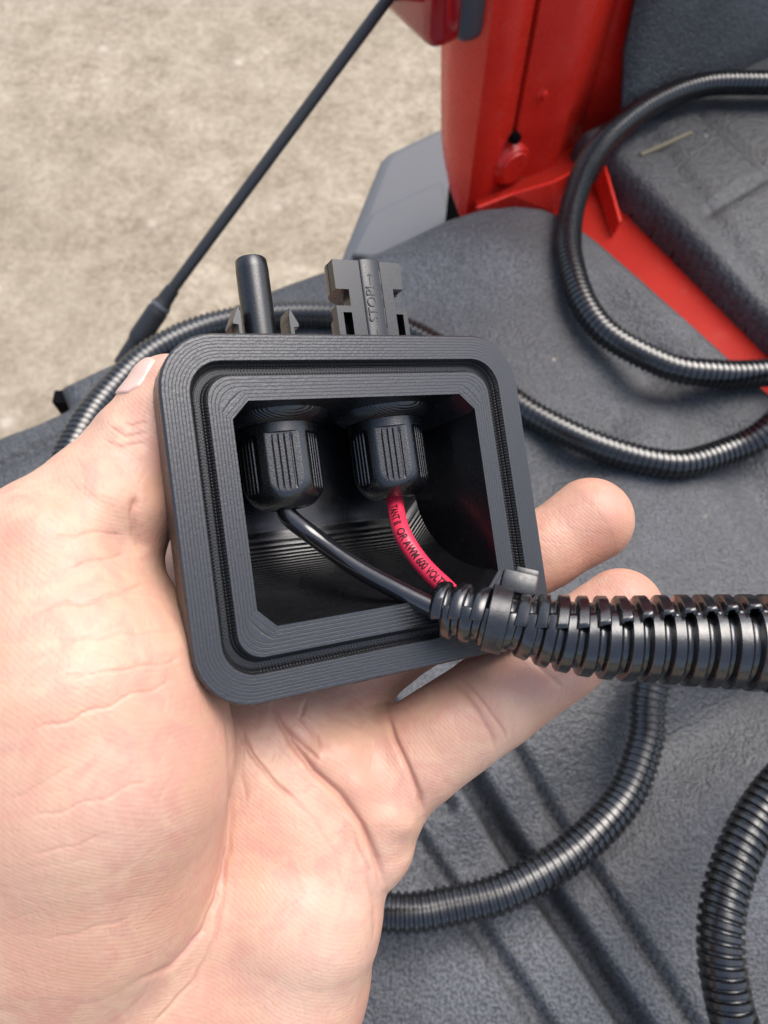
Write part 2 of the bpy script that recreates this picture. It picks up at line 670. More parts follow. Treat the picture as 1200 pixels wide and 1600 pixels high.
def carve_tail(X, Y):
    z = np.zeros(X.shape)
    # wide rib groove
    for pa, pb, w, dep in [((735, 1215), (985, 1590), 0.0058, 0.020), ((800, 1160), (1075, 1590), 0.0026, 0.006),
                           ((650, 1310), (840, 1590), 0.0045, 0.008), ((600, 1090), (700, 1260), 0.004, 0.008)]:
        a, b = extend(w2(*pa), w2(*pb), 0.05, 1.2 if pa[0] > 610 else 0.0)
        d, sd_, t = seg_dist(a, b, X, Y)
        z -= dep * np.exp(-(d / w) ** 6)
    # the moulding steps down a little between the ribs
    a, b = extend(w2(735, 1215), w2(985, 1590), 3, 3)
    _, sA, _ = seg_dist(a, b, X, Y)
    a, b = extend(w2(800, 1160), w2(1075, 1590), 3, 3)
    _, sB, _ = seg_dist(a, b, X, Y)
    sm = lambda q, w: 1 / (1 + np.exp(-np.clip(q / w, -40, 40)))
    z += 0.003 * sm(sB, 0.002)
    # broad shallow valleys across the gate
    for pa, pb, w, dep in [((1200, 1085), (880, 1275), 0.022, 0.012), ((1195, 780), (1010, 560), 0.02, 0.008),
                           ((640, 560), (560, 760), 0.03, 0.003), ((960, 640), (820, 800), 0.018, 0.007)]:
        a, b = extend(w2(*pa), w2(*pb), 0.4, 0.4)
        d, _, _ = seg_dist(a, b, X, Y)
        z -= dep * np.exp(-(d / w) ** 2)
    # moulded line along the outer edge
    a, b = extend(w2(0, 727), w2(98, 680), 3.0, 0.25)
    d, sd_, _ = seg_dist(a, b, X, Y)
    z -= 0.003 * np.exp(-(d / 0.003) ** 2)
    # the corner by the hinge swells up
    cx, cy = w2(790, 420)
    z += 0.008 * np.exp(-(((X - cx) ** 2 + (Y - cy) ** 2) / 0.07 ** 2))
    return z


liner = sheet('tailgate_liner', outl, 0.0, 0.0021, 0.012, 0.02, carve_tail, MAT['liner'], tailgate)
liner['label'] = 'charcoal grained plastic liner covering the lowered tailgate'

# steel shell of the tailgate under the liner, set in from its edge
cxy = sum(outl, Vector()) / len(outl)
inner = [Vector((p.x, p.y, -0.04)) + (Vector((cxy.x, cxy.y, -0.04)) - Vector((p.x, p.y, -0.04))).normalized() * 0.022 for p in outl]
v, f = prism(inner, Vector((0, 0, -0.035)))
sh = tpart('tailgate_shell', v, f, MAT['red'], tailgate)
nb = on(91, 618, -0.012)
v, f = prism([nb + Vector(q) for q in ((-0.003, -0.005, 0), (0.008, -0.006, 0), (0.008, 0.004, 0), (-0.003, 0.004, 0))], Vector((0, 0, -0.03)))
tpart('latch_pocket', v, f, MAT['hole'], tailgate)

# ---- bed sill: painted strip between tailgate and bed floor
a0, a1 = on(948, 262, -0.030), on(1200, 506, -0.030)
dsill = (a1 - a0).normalized()
p0 = a0 - dsill * 0.035
p1 = a1 + dsill * 0.45
v, f = prism([p0, p1, p1 - FRW * 0.11, p0 - FRW * 0.11], Vector((0, 0, -0.06)))
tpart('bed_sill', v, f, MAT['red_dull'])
# folded lip along the sill
q0 = on(930, 292, -0.030); q1 = q0 + dsill * 0.62

# ---- bed floor liner
b0 = on(962, 255, -0.004); b1 = on(1200, 487, -0.004)
db = (b1 - b0).normalized()
wall0 = on(960, 190, -0.004)
bed_out = [b0 - db * 0.045, b1 + db * 0.5, b1 + db * 0.5 + FRW * 0.8, b0 - db * 0.045 + FRW * 0.9]


def carve_bed(X, Y):
    z = np.zeros(X.shape)
    for pa, pb, w, dep in [((1102, 168), (1200, 254), 0.0025, 0.004), ((1110, 322), (1200, 270), 0.003, 0.004)]:
        a, b = extend(w2(*pa), w2(*pb), 0.0, 3.0)
        d, _, _ = seg_dist(a, b, X, Y)
        z -= dep * np.exp(-(d / w) ** 2)
    a, b = extend(w2(1040, 225), w2(1110, 322), 0.3, 2.0)
    d, sd_, _ = seg_dist(a, b, X, Y)
    z -= 0.0035 * np.exp(-(d / 0.008) ** 2)
    return z


tpart_bed = sheet('bed_floor_liner', bed_out, -0.004, 0.004, 0.012, 0.03, carve_bed, MAT['bedliner'], truck)
# dusty slot in the floor liner
s0, s1 = on(1002, 241, -0.0025), on(1082, 206, -0.0025)
sd1 = (s1 - s0).normalized(); sn1 = Vector((-sd1.y, sd1.x, 0))
v, f = prism([s0 - sn1 * 0.0014, s1 - sn1 * 0.0014, s1 + sn1 * 0.0014, s0 + sn1 * 0.0014], Vector((0, 0, -0.004)))
tpart('drain_slot', v, f, MAT['slit'], tpart_bed)

# ---- inner bed wall, lined
wdir = FRW
wb = on(972, 203, -0.004)
wall_pts = []
prof = [(0.0, -0.02), (0.0, 0.004), (0.006, 0.018), (0.018, 0.05), (0.026, 0.12), (0.030, 0.40), (0.05, 0.42)]
V = []
nseg = 40
for i in range(nseg + 1):
    k = i / nseg
    for (o_, z_) in prof:
        bul = 0.0
        if k > 0.30:                                             # wheel arch pushes into the bed
            bul = -0.10 * (1 - math.cos(min(1, (k - 0.30) / 0.12) * math.pi)) / 2 * (1 if z_ < 0.2 else max(0, 1 - (z_ - 0.2) / 0.2))
        V.append(wb + wdir * (k * 0.9) + OUT * (o_ + bul) + ZUP * z_)
F = grid_faces(nseg + 1, len(prof), False)
wl = sharp(tpart('bed_wall_liner', V, F, MAT['bedliner'], smooth=True), 50)
sol = wl.modifiers.new('thick', 'SOLIDIFY'); sol.thickness = 0.004

# ---- rear corner pillar of the bed side (painted): section drawn in plan, swept up with a slight bulge
zb = -0.045
B_ = on(731, 322, -0.03); C_ = on(792, 256, -0.03); D_ = on(872, 262, -0.03); E_ = on(966, 206, -0.03)


def along(p):
    return (Vector((p.x, p.y, 0)) - Vector((B_.x, B_.y, 0)))


def pl(o_, f_):
    return Vector((B_.x, B_.y, 0)) + OUT * o_ + FRW * f_


fD = along(D_).dot(FRW); oD = along(D_).dot(OUT)
fE = along(E_).dot(FRW); oE = along(E_).dot(OUT)
fC = fD * 0.46
skin_sec = [pl(0.004, fC - 0.002), pl(0.001, fC * 0.55), pl(0.0005, 0.008), pl(0.003, 0.002), pl(0.010, 0.0), pl(0.024, 0.001),
            pl(0.040, 0.007), pl(0.052, 0.020), pl(0.058, 0.040), pl(0.060, 0.30), pl(0.060, 0.9)]
zs = [-0.055, -0.03, 0.0, 0.03, 0.08, 0.15, 0.25, 0.36, 0.46, 0.50]


def sweep(sec, bulge, lift=None):
    V = []
    for z in zs:
        for i, p in enumerate(sec):
            k = i / (len(sec) - 1)
            q = p + bulge(i, z)
            V.append(Vector((q.x, q.y, z + (lift(i, z) if lift else 0))))
    return V, grid_faces(len(zs), len(sec), False)


def bul_skin(i, z):
    g = max(0, min(1, (i - 3) / 3.0))
    return OUT * (0.016 * g * math.sin(min(1, (z + 0.055) / 0.25) * math.pi / 2)) - FRW * (0.008 * g * (1 - abs(z - 0.2) / 0.3))


V, F = sweep(skin_sec, bul_skin, lambda i, z: max(0, min(1, (i - 3) / 3)) * (0.034 if z < -0.05 else 0.016 if z < -0.02 else 0))
side = sharp(tpart('side_panel', V, F, MAT['red'], smooth=True), 40)
side['label'] = 'red painted outer corner of the bed side'
m = side.modifiers.new('thick', 'SOLIDIFY'); m.thickness = 0.0015; m.offset = -1
jamb_sec = [pl(0.012, fC - 0.006), pl(0.010, fC + 0.001), pl(0.0035, fC + 0.0025), pl(0.003, fC + 0.006), pl(oD * 0.3, fD * 0.8), pl(oD * 0.3, fD),
            pl(oD * 0.3 + 0.006, fD + 0.010), pl(oD * 0.3 + 0.016, fD + (fE - fD) * 0.6), pl(oE, fE), pl(oE + 0.010, fE + 0.004), pl(oE + 0.05, fE + 0.030)]
V, F = sweep(jamb_sec, lambda i, z: Vector((0, 0, 0)))
jamb = sharp(tpart('inner_pillar', V, F, MAT['red'], smooth=True), 40)
jamb['label'] = 'red painted inner pillar behind the dark body seam'
m = jamb.modifiers.new('thick', 'SOLIDIFY'); m.thickness = 0.0015; m.offset = -1
# dark sealed joint in the seam
v, f = prism([pl(0.010, fC - 0.004), pl(0.010, fC + 0.003), pl(0.02, fC + 0.003), pl(0.02, fC - 0.004)], Vector((0, 0, 0.5)))
v = [(a, b, c - 0.05) for a, b, c in v]
tpart('body_seam', v, f, MAT['dark'], jamb)


def disc(c, axis, r, h, mat, name, parent, seg=24, top=0.8):
    bm = bmesh.new()
    bmesh.ops.create_cone(bm, cap_ends=True, segments=seg, radius1=r, radius2=r * top, depth=h)
    bmesh.ops.bevel(bm, geom=[e for e in bm.edges if e.calc_face_angle(0) > 1.0], offset=min(h, r) * 0.2, segments=2, affect='EDGES')
    q = Vector(axis).to_track_quat('Z', 'Y').to_matrix()
    bmesh.ops.rotate(bm, verts=bm.verts, cent=(0, 0, 0), matrix=q)
    bmesh.ops.translate(bm, verts=bm.verts, vec=c)
    bm.verts.index_update()
    vv = [tuple(q.co) for q in bm.verts]; ff = [[q.index for q in fc.verts] for fc in bm.faces]
    bm.free()
    return sharp(tpart(name, vv, ff, mat, parent), 40)


# bolt head on the pillar, round hinge boss and folded bracket at its foot
bp = pl(0.003, fC + (fD - fC) * 0.42) + ZUP * 0.038
disc(bp, -OUT, 0.0085, 0.005, MAT['red'], 'bolt', jamb, 28, 0.75)
disc(bp - OUT * 0.003, -OUT, 0.0035, 0.004, MAT['red'], 'bolt_centre', jamb, 16, 0.8)
disc(pl(0.001, fC * 1.02) - ZUP * 0.012, -OUT, 0.0185, 0.009, MAT['red'], 'hinge_boss', truck, 40, 0.72)
disc(pl(0.001, fC * 0.98) + ZUP * 0.012, -OUT, 0.0045, 0.006, MAT['hole'], 'seam_hole', jamb, 16, 0.9)
br = [on(742, 322, 0.0), on(800, 300, 0.004), on(862, 282, 0.010), on(893, 266, 0.014), on(888, 300, 0.0), on(862, 330, -0.01), on(790, 330, -0.012)]
v = [tuple(p) for p in br]
o = tpart('hinge_bracket', v, [[0, 1, 6], [1, 2, 5, 6], [2, 3, 4, 5]], MAT['red'])
m = o.modifiers.new('thick', 'SOLIDIFY'); m.thickness = 0.003
bevel(o, 0.001)
# small upright tab beyond the loop of conduit
tb = [on(928, 290, -0.028), on(957, 368, -0.028)]
v, f = prism([tb[0], tb[1], tb[1] + ZUP * 0.012 + FRW * 0.002, tb[0] + ZUP * 0.016 + FRW * 0.004], FRW * 0.003)
bevel(tpart('sill_tab', v, f, MAT['red']), 0.0008)

# ---- tail light at the rear corner, above
tl = empty('tail_light'); tl.parent = truck


def rounded_box(sx, sy, sz, r, seg=4):
    bm = bmesh.new()
    bmesh.ops.create_cube(bm, size=1)
    bmesh.ops.scale(bm, verts=bm.verts, vec=(sx, sy, sz))
    bmesh.ops.bevel(bm, geom=bm.edges[:], offset=r, segments=seg, affect='EDGES', profile=0.5)
    bm.verts.index_update()
    vv = [Vector(q.co) for q in bm.verts]; ff = [[q.index for q in fc.verts] for fc in bm.faces]
    bm.free()
    return vv, ff


def frame_mat(c, x, y, z):
    return Matrix(((x.x, y.x, z.x, c.x), (x.y, y.y, z.y, c.y), (x.z, y.z, z.z, c.z), (0, 0, 0, 1)))


lz0 = 0.086                                   # underside of the lamp
lc = pl(0.037, -0.001)
fm = frame_mat(Vector((lc.x, lc.y, lz0 + 0.13)), OUT, -FRW, ZUP)
vv, ff = rounded_box(0.054, 0.036, 0.26, 0.010)
o = sharp(tpart('lamp_housing', [fm @ (p + Vector((-0.002, -0.004, 0.004))) for p in vv], ff, MAT['lampgrey'], tl), 50)
vv, ff = rounded_box(0.060, 0.030, 0.252, 0.011)
o = sharp(tpart('lamp_lens', [fm @ (p + Vector((0.006, 0.018, 0.0))) for p in vv], ff, MAT['lens'], tl), 50)

# ---- rear bumper of grey plastic, below
zt = -0.10
bo = [on(520, 420, zt), on(533, 392, zt), on(570, 300, zt), on(592, 246, zt), on(604, 233, zt), on(622, 224, zt), on(690, 192, zt)]
bo += [bo[-1] + FRW * 0.12, bo[-1] + FRW * 0.12 - OUT * 0.35, bo[0] - OUT * 0.25]
v, f = prism(bo, Vector((0, 0, -0.16)))
o = tpart('rear_bumper', v, f, MAT['bumper'])
bevel(o, 0.012, 3)
sharp(o, 50)
st = [on(548, 398, zt + 0.006), on(580, 332, zt + 0.006), on(690, 280, zt + 0.006), on(720, 420, zt + 0.006)]
v, f = prism(st, Vector((0, 0, -0.02)))
bevel(tpart('bumper_step_pad', v, f, MAT['bumper'], o), 0.003)
# black block standing in for the shade in the gap under the side panel
v, f = prism([pl(0.012, 0.006), pl(0.040, 0.012), pl(0.055, 0.03), pl(0.055, 0.055), pl(0.02, 0.05)], Vector((0, 0, -0.09)))
v = [(a, b, c - 0.01) for a, b, c in v]
tpart('bumper_gap_shade', v, f, MAT['hole'])

# ---- tailgate cable
e0 = on(228, 508, -0.004)
e1 = at(605, 0, 0.455)
e2 = e1 + (e1 - e0).normalized() * 0.16
V, F, _ = tube([e0, e0.lerp(e2, 0.5), e2], 0.0037, 0.004, 12)
cb = tpart('tailgate_cable', V, F, MAT['cable'], smooth=True)
dcb = (e2 - e0).normalized()
sl0 = e0 - dcb * 0.030 - ZUP * 0.004; sl1 = e0 + dcb * 0.030
V, F, _ = tube([sl0, sl0.lerp(sl1, 0.5), sl1], lambda t: np.interp(t, [0, 0.3, 0.35, 0.72, 0.74, 0.80, 0.82, 1.0], [0.0052, 0.0056, 0.0070, 0.0070, 0.0062, 0.0062, 0.0052, 0.0046]), 0.002, 18)
sharp(tpart('cable_boot', V, F, MAT['cable'], cb, smooth=True), 40)
fe = sl0.lerp(sl1, 0.77)
disc(fe, dcb, 0.0066, 0.004, MAT['bumper'], 'ferrule', cb, 24, 1.0)

# ================================================================== CORRUGATED CONDUIT (split loom)
LR = 0.0086


def loom_mesh(Q, ss, N, B, R, pitch, seg):
    """closed corrugated tube: square ridges, four rows to a ring"""
    fr = np.array([0.0, 0.14, 0.50, 0.64])
    rr = np.array([0.885, 1.0, 1.0, 0.885])
    nr = int(ss[-1] / pitch)
    s_all = (np.arange(nr)[:, None] + fr[None]).ravel() * pitch
    r_all = np.tile(rr, nr)
    itp = lambda A: np.stack([np.interp(s_all, ss, A[:, k]) for k in range(3)], 1)
    q, n_, b_ = itp(Q), itp(N), itp(B)
    Rr = np.interp(s_all, ss, R) * r_all
    a = np.linspace(0, 2 * np.pi, seg, endpoint=False)
    V = q[:, None] + Rr[:, None, None] * (np.cos(a)[None, :, None] * n_[:, None] + np.sin(a)[None, :, None] * b_[:, None])
    return V.reshape(-1, 3), grid_faces(len(s_all), seg, True)


zt_ = LR + 0.001
# one long coil: it comes in at top right, loops, crosses behind the box, runs under the hand and out again
coil_px = [
    (1330, 128, 0.012), (1200, 130, 0.012), (1100, 132, 0.012), (1010, 168, 0.013), (930, 240, 0.014), (890, 340, 0.016), (896, 430, 0.018), (942, 515, 0.016),
    (1040, 571, 0.014), (1120, 583, 0.014), (1205, 582, 0.013), (1330, 572, 0.011), (1450, 520, 0.011), (1510, 430, 0.011), (1480, 345, 0.014), (1405, 325, 0.021), (1345, 385, 0.029), (1312, 480, 0.033), (1272, 590, 0.032), (1205, 668, 0.018),
    (1140, 704, zt_), (1050, 726, zt_), (940, 700, zt_), (835, 648, zt_), (740, 580, zt_), (640, 522, zt_), (530, 494, zt_), (430, 492, 0.011),
    (330, 510, 0.013), (240, 550, 0.016), (172, 612, 0.018), (125, 680, 0.020), (95, 760, 0.020), (90, 900, 0.016), (150, 1120, 0.012), (300, 1320, 0.012), (460, 1405, 0.016),
    (620, 1424, 0.020), (700, 1415, 0.020), (800, 1388, 0.020), (900, 1328, 0.018), (975, 1250, 0.016), (1009, 1160, 0.018), (1014, 1085, 0.022),
    (1040, 1022, 0.026), (1100, 1000, 0.026), (1200, 1000, 0.022), (1320, 1010, 0.016), (1480, 1030, 0.011), (1640, 1110, 0.011), (1760, 1230, 0.011)]
pts = [on(x, y, z) for x, y, z in coil_px]
Q, ss = catmull(pts, 0.002)
Q = Q + np.stack([0.0004 * np.sin(ss * 41 + 1.0) + 0.00008 * np.sin(ss * 163), 0.0004 * np.sin(ss * 37) + 0.00008 * np.sin(ss * 147 + 2), 0.0003 * np.sin(ss * 47)], 1)
T, N, B = frames(Q, (0, 0, 1))
V, F = loom_mesh(Q, ss, N, B, np.full(len(Q), LR), 0.0036, 26)
org = tuple(pts[20])
coil = mesh_obj('corrugated_conduit', V, F, MAT['loom'], None, True, org)
sharp(coil, 30)
tag(coil, 'long black corrugated conduit looping over tailgate, sill and behind the hand', 'conduit', 'black corrugated conduits')
# second conduit in the lower right corner: the far end of the run in the hand
FR_PX = [(676, 952, 0.1385), (700, 954, 0.1378), (735, 959, 0.1366), (770, 966, 0.1358), (810, 976, 0.1352), (850, 984, 0.1347), (900, 992, 0.134), (950, 996, 0.1334),
         (1000, 998, 0.133), (1100, 1001, 0.132), (1200, 1005, 0.131), (1330, 1012, 0.132)]
fr_pts = [at(*p) for p in FR_PX]
low_px = [(1300, 1165, 0.060), (1228, 1218, 0.062), (1175, 1290, 0.062), (1138, 1380, 0.062), (1126, 1460, 0.062), (1134, 1540, 0.060), (1158, 1620, 0.056), (1230, 1740, 0.040)]
E0_ = on(*low_px[0])
P0_ = fr_pts[-1]
for k_, x_, z_ in ((0.10, 0.135, 0.250), (0.30, 0.205, 0.222), (0.5, 0.262, 0.172), (0.7, 0.278, 0.118), (0.9, 0.245, 0.078)):
    y_ = P0_.y + (E0_.y - P0_.y) * k_
    fr_pts.append(Vector((x_, y_, z_)))
fr_pts += [on(*p) for p in low_px]
fr_pts += [on(1230, 1740, 0.04) + Vector((0.10, -0.06, -0.02)), on(1230, 1740, 0.04) + Vector((0.26, -0.02, -0.03))]
FQ, fs = catmull(fr_pts, 0.0012)
FT, FN, FB = frames(FQ, -FWD)
# local radius: pinched by the cable tie near the end
xs_ = (FQ - CAM)
fpx = CX + FPX * (xs_ @ np.array([1, 0, 0])) / (xs_ @ FWD)
front_end = np.argmax(fpx > 1300)
s_front = fs[front_end]
s_of = lambda px: fs[np.argmax(fpx[:front_end] >= px)]
s_tie = s_of(772)
Rf = np.interp(fs, [0, s_of(700), s_tie - 0.003, s_tie, s_tie + 0.003, s_of(850), s_of(930), s_of(1050), s_of(1200), fs[-1]],
               [0.0052, 0.0055, 0.0055, 0.0054, 0.0055, 0.0068, 0.0074, 0.0081, 0.0086, 0.0086])
seam_ang = np.interp(fs, [0, s_tie, s_of(900), s_of(1000), s_of(1200), s_front + 0.1, fs[-1]], np.radians([-12, 2, 22, 40, 54, 60, 60]))
pitch = 0.0036
fr = np.array([0.0, 0.05, 0.10, 0.17, 0.62, 0.69, 0.74, 0.79, 0.90])
rr = np.array([0.835, 0.855, 0.965, 1.0, 1.0, 0.965, 0.855, 0.835, 0.83])
nr = int(fs[-1] / pitch)
NA = 64
OV = math.radians(26)
phi = np.linspace(0, 2 * np.pi + OV, NA)
lipf = 1.0 + 0.10 * np.clip(1 - phi / 0.9, 0, 1) ** 1.5 - 0.16 * np.clip((phi - (2 * np.pi + OV - 1.3)) / 1.3, 0, 1) ** 1.2
s0_ = (np.arange(nr)[:, None] + fr[None]).ravel() * pitch
r0_ = np.tile(rr, nr)
rows = len(s0_)
shear = 0.55 * pitch * (phi / (2 * np.pi))
S = np.clip(s0_[:, None] + shear[None, :], 0, fs[-1])
itp2 = lambda A: np.stack([np.interp(S.ravel(), fs, A[:, k]).reshape(S.shape) for k in range(3)], -1)
q3, n3, b3, t3 = itp2(FQ), itp2(FN), itp2(FB), itp2(FT)
RR = np.interp(S.ravel(), fs, Rf).reshape(S.shape) * r0_[:, None]
open_k = np.interp(S.ravel(), fs, np.interp(fs, [0, s_tie, s_of(900), s_of(1050)], [0.5, 0.15, 0.7, 1.0])).reshape(S.shape)
RR = RR * (1 + (lipf[None, :] - 1) * open_k)
# angle: 0 faces the camera (FN = -FWD), +90 deg is image-up
upv = UPC
sgn = np.sign((FB[0] @ upv))
SA = np.interp(S.ravel(), fs, seam_ang).reshape(S.shape)
ang = SA + phi[None, :]
V = q3 + RR[..., None] * (np.cos(ang)[..., None] * n3 + sgn * np.sin(ang)[..., None] * b3)
F = grid_faces(rows, NA, False)
org = tuple(fr_pts[2])
loom = mesh_obj('corrugated_conduit', V.reshape(-1, 3), F, MAT['loom'], None, True, org)
m = loom.modifiers.new('thick', 'SOLIDIFY'); m.thickness = 0.0006; m.offset = -1
sharp(loom, 40)
tag(loom, 'split black corrugated conduit in front of the hand, wires entering its end', 'conduit', 'black corrugated conduits')

# ---- cable tie pinching the conduit
ti = int(np.argmin(abs(fs - s_tie)))
tie = empty('cable_tie', tuple(FQ[ti]))
tag(tie, 'black cable tie cinched round the end of the conduit', 'cable tie')
tc, tt, tn, tb_ = FQ[ti], FT[ti], FN[ti], FB[ti] * sgn
secs = [(-0.0019, 0.0), (-0.0017, 0.00045), (0.0017, 0.00045), (0.0019, 0.0), (0.0017, -0.0006), (-0.0017, -0.0006)]
NT = 72
V = []
RT = 0.0058
for i in range(NT):
    a = 2 * math.pi * i / NT
    for (w_, h_) in secs:
        V.append(tt * w_ + (RT + h_) * (math.cos(a) * tn + math.sin(a) * tb_))
F = []
for i in range(NT):
    j = (i + 1) % NT
    for k in range(6):
        l_ = (k + 1) % 6
        F.append([i * 6 + k, j * 6 + k, j * 6 + l_, i * 6 + l_])
o = mesh_obj('band', V, F, MAT['tie']); o.parent = tie; sharp(o, 40)
# locking head, standing on the far upper side
ha = math.radians(108)
hn = math.cos(ha) * tn + math.sin(ha) * tb_
ht = np.cross(tt, hn)
hc = hn * (RT + 0.0017) + ht * -0.0022 + tt * 0.0026
vv, ff = rounded_box(0.0066, 0.0066, 0.0042, 0.0006, 2)
V = [hc + tt * p.x + ht * p.y + hn * p.z for p in vv]
o = mesh_obj('locking_head', V, ff, MAT['tie']); o.parent = tie; sharp(o, 40)
vv, ff = rounded_box(0.0044, 0.0026, 0.0018, 0.0004, 2)
V = [hc + tt * (p.x + 0.0012) + ht * (p.y - 0.0008) + hn * (p.z + 0.0028) for p in vv]
o = mesh_obj('cut_tail', V, ff, MAT['tie']); o.parent = tie; sharp(o, 40)

# ================================================================== BOX
ex = np.array([0.88641142, 0.09898368, 0.45219136]); ey = np.array([-0.13667644, 0.98928295, 0.05136916]); ez = np.array([0.4422605, 0.10733812, -0.89044044])
bt = np.array([-0.00155017, 0.00191208, 0.13842469])
rot = lambda a: a[0] * np.array([1, 0, 0]) + a[1] * UPC + a[2] * FWD
wx, wy, wz = rot(ex), rot(ey), rot(ez)
bo_ = c2w(bt)
BM = Matrix(((wx[0], wy[0], wz[0], bo_[0]), (wx[1], wy[1], wz[1], bo_[1]), (wx[2], wy[2], wz[2], bo_[2]), (0, 0, 0, 1)))
box = empty('connector_box', mat=BM)
tag(box, 'open black 3D printed box with two solar connectors, held in the hand', 'box')
MM = 0.001


def loopn(hx, yt, yb, r, z, chamfer=False, nc=8):
    """rounded or chamfered rectangle, counter clockwise from right side"""
    pts = []
    cs = [(hx - r, yt - r, 0), (-hx + r, yt - r, 90), (-hx + r, yb + r, 180), (hx - r, yb + r, 270)]
    for cx_, cy_, a0 in cs:
        for i in range(nc + 1):
            t = i / nc
            if chamfer:
                p0_ = np.array([math.cos(math.radians(a0)), math.sin(math.radians(a0))])
                p1_ = np.array([math.cos(math.radians(a0 + 90)), math.sin(math.radians(a0 + 90))])
                q = p0_ * (1 - t) + p1_ * t
            else:
                a = math.radians(a0 + 90 * t)
                q = np.array([math.cos(a), math.sin(a)])
            pts.append((cx_ + r * q[0], cy_ + r * q[1], z))
        # straight sides get extra vertices
        nx = cs[(cs.index((cx_, cy_, a0)) + 1) % 4]
        p_end = np.array(pts[-1][:2])
        a1 = math.radians(nx[2])
        p_nx = np.array([nx[0] + r * math.cos(a1), nx[1] + r * math.sin(a1)])
        for i in range(1, 10):
            q = p_end + (p_nx - p_end) * i / 10
            pts.append((q[0], q[1], z))
    return np.array(pts)


YB0 = -19.6


def ybot(z):
    k = min(1.0, -z / 29.5)
    return YB0 + 19.8 * (1 - math.sqrt(max(0, 1 - k * k)))


loops = []   # (points, u, material index of the strip that follows)
# outer body, from the back to the flange
for z, gx, yt, yb in [(-33.0, 27.5, 24.0, -1.0), (-32.6, 28.0, 24.4, -4.0), (-31, 28.3, 24.6, -9.5), (-27, 28.5, 24.8, -15.5), (-21, 28.6, 25.0, -20.0), (-14, 28.8, 25.0, -23.0), (-8.2, 29.0, 25.2, -24.0)]:
    loops.append((loopn(gx, yt, yb, 4.0, z), 0, 2))
loops.append((loopn(36.0, 31.2, -31.2, 9.6, -7.4), 0, 2))
loops.append((loopn(36.9, 32.1, -32.1, 10.2, -6.6), 0, 2))
loops.append((loopn(37.0, 32.2, -32.2, 10.3, -0.5), 0, 0))
loops.append((loopn(36.6, 31.8, -31.8, 9.9, 0.0), 0, 0))
for i in range(1, 9):
    d = 4.6 * i / 8
    loops.append((loopn(36.6 - d, 31.8 - d, -31.8 + d, 9.9 - d * 0.85, 0.0), d, 0))
loops[-1] = (loops[-1][0], loops[-1][1], 1)
loops.append((loopn(31.7, 27.0, -27.0, 5.8, -0.9), 0.3, 1))
loops.append((loopn(31.4, 26.7, -26.7, 5.6, -1.7), 0.75, 1))
loops.append((loopn(30.9, 26.2, -26.2, 5.4, -2.2), 1.25, 1))
loops.append((loopn(30.0, 25.3, -25.3, 5.0, -2.2), 2.0, 1))
loops.append((loopn(29.6, 24.9, -24.9, 4.8, -1.6), 2.5, 1))
loops.append((loopn(29.3, 24.6, -24.6, 4.6, -0.7), 2.9, 1))
loops.append((loopn(29.1, 24.4, -24.4, 4.5, 0.0), 5.2, 0))
for i in range(1, 8):
    d = 3.9 * i / 8
    loops.append((loopn(29.1 - d, 24.4 - d * 1.12, -24.4 + d * 1.2, 4.5 - d * 0.22, 0.0, chamfer=(i > 4)), 5.2 + d, 0))
loops.append((loopn(25.2, 20.0, YB0, 3.2, 0.0, True), 9.1, 2))
loops.append((loopn(25.2, 20.0, YB0, 3.2, -0.25, True), 9.3, 2))
for th in np.linspace(4, 89.2, 22):
    z = -29.5 * math.sin(math.radians(th))
    loops.append((loopn(25.2, 20.0, ybot(z), 3.6, z, True), 9.3 - z, 2))
P = np.concatenate([l[0] for l in loops]) * MM
nl = len(loops[0][0])
per = np.r_[0, np.cumsum(np.linalg.norm(np.diff(loops[9][0][:, :2], axis=0), axis=1))]
# the running length wraps, so the strip is opened at one column
nlc = nl + 1
P3 = P.reshape(len(loops), nl, 3)
P3 = np.concatenate([P3, P3[:, :1]], 1)
per = np.r_[per, per[-1] + np.linalg.norm(loops[9][0][0, :2] - loops[9][0][-1, :2])]
uv = np.stack([np.repeat(np.array([l[1] for l in loops])[:, None], nlc, 1), np.repeat(per[None], len(loops), 0)], -1)
F, FM = [], []
for i in range(len(loops) - 1):
    for j in range(nl):
        F.append([i * nlc + j, i * nlc + j + 1, (i + 1) * nlc + j + 1, (i + 1) * nlc + j])
        FM.append(loops[i][2])
L0 = (len(loops) - 1) * nlc
F.append([L0 + j for j in range(nl)]); FM.append(2)
F.append([j for j in range(nl)][::-1]); FM.append(2)
shell = mesh_obj('shell', P3.reshape(-1, 3), F, None, box, True, None, uv.reshape(-1, 2), [MAT['rim'], MAT['groove'], MAT['wall']], FM)
# hard edges by angle, no vertex merge (UV seam column stays)
bm = bmesh.new(); bm.from_mesh(shell.data)
bmesh.ops.remove_doubles(bm, verts=bm.verts, dist=1e-7)
bmesh.ops.recalc_face_normals(bm, faces=bm.faces[:])
for e in bm.edges:
    if len(e.link_faces) == 2:
        e.smooth = e.calc_face_angle(0) < math.radians(32)
bm.to_mesh(shell.data); bm.free()


def lathe(prof, seg, rad_mod=None):
    """prof: list of (radius, y); axis = local Y"""
    V = []
    for (r, y) in prof:
        for j in range(seg):
            a = 2 * math.pi * j / seg
            rr_ = rad_mod(r, y, a) if rad_mod else r
            V.append((rr_ * math.sin(a), y, rr_ * math.cos(a)))
    F = grid_faces(len(prof), seg, True)
    n = len(prof)
    F += [list(range(seg)), [(n - 1) * seg + k for k in range(seg)][::-1]]
    return np.array(V), F


def bpart(name, V, F, mat, parent=box, off=(0, 0, 0), sm=40):
    o = mesh_obj(name, (np.asarray([tuple(p) for p in V], float) + np.array(off)) * MM, F, mat)
    o.parent = parent
    if sm:
        sharp(o, sm)
    return o


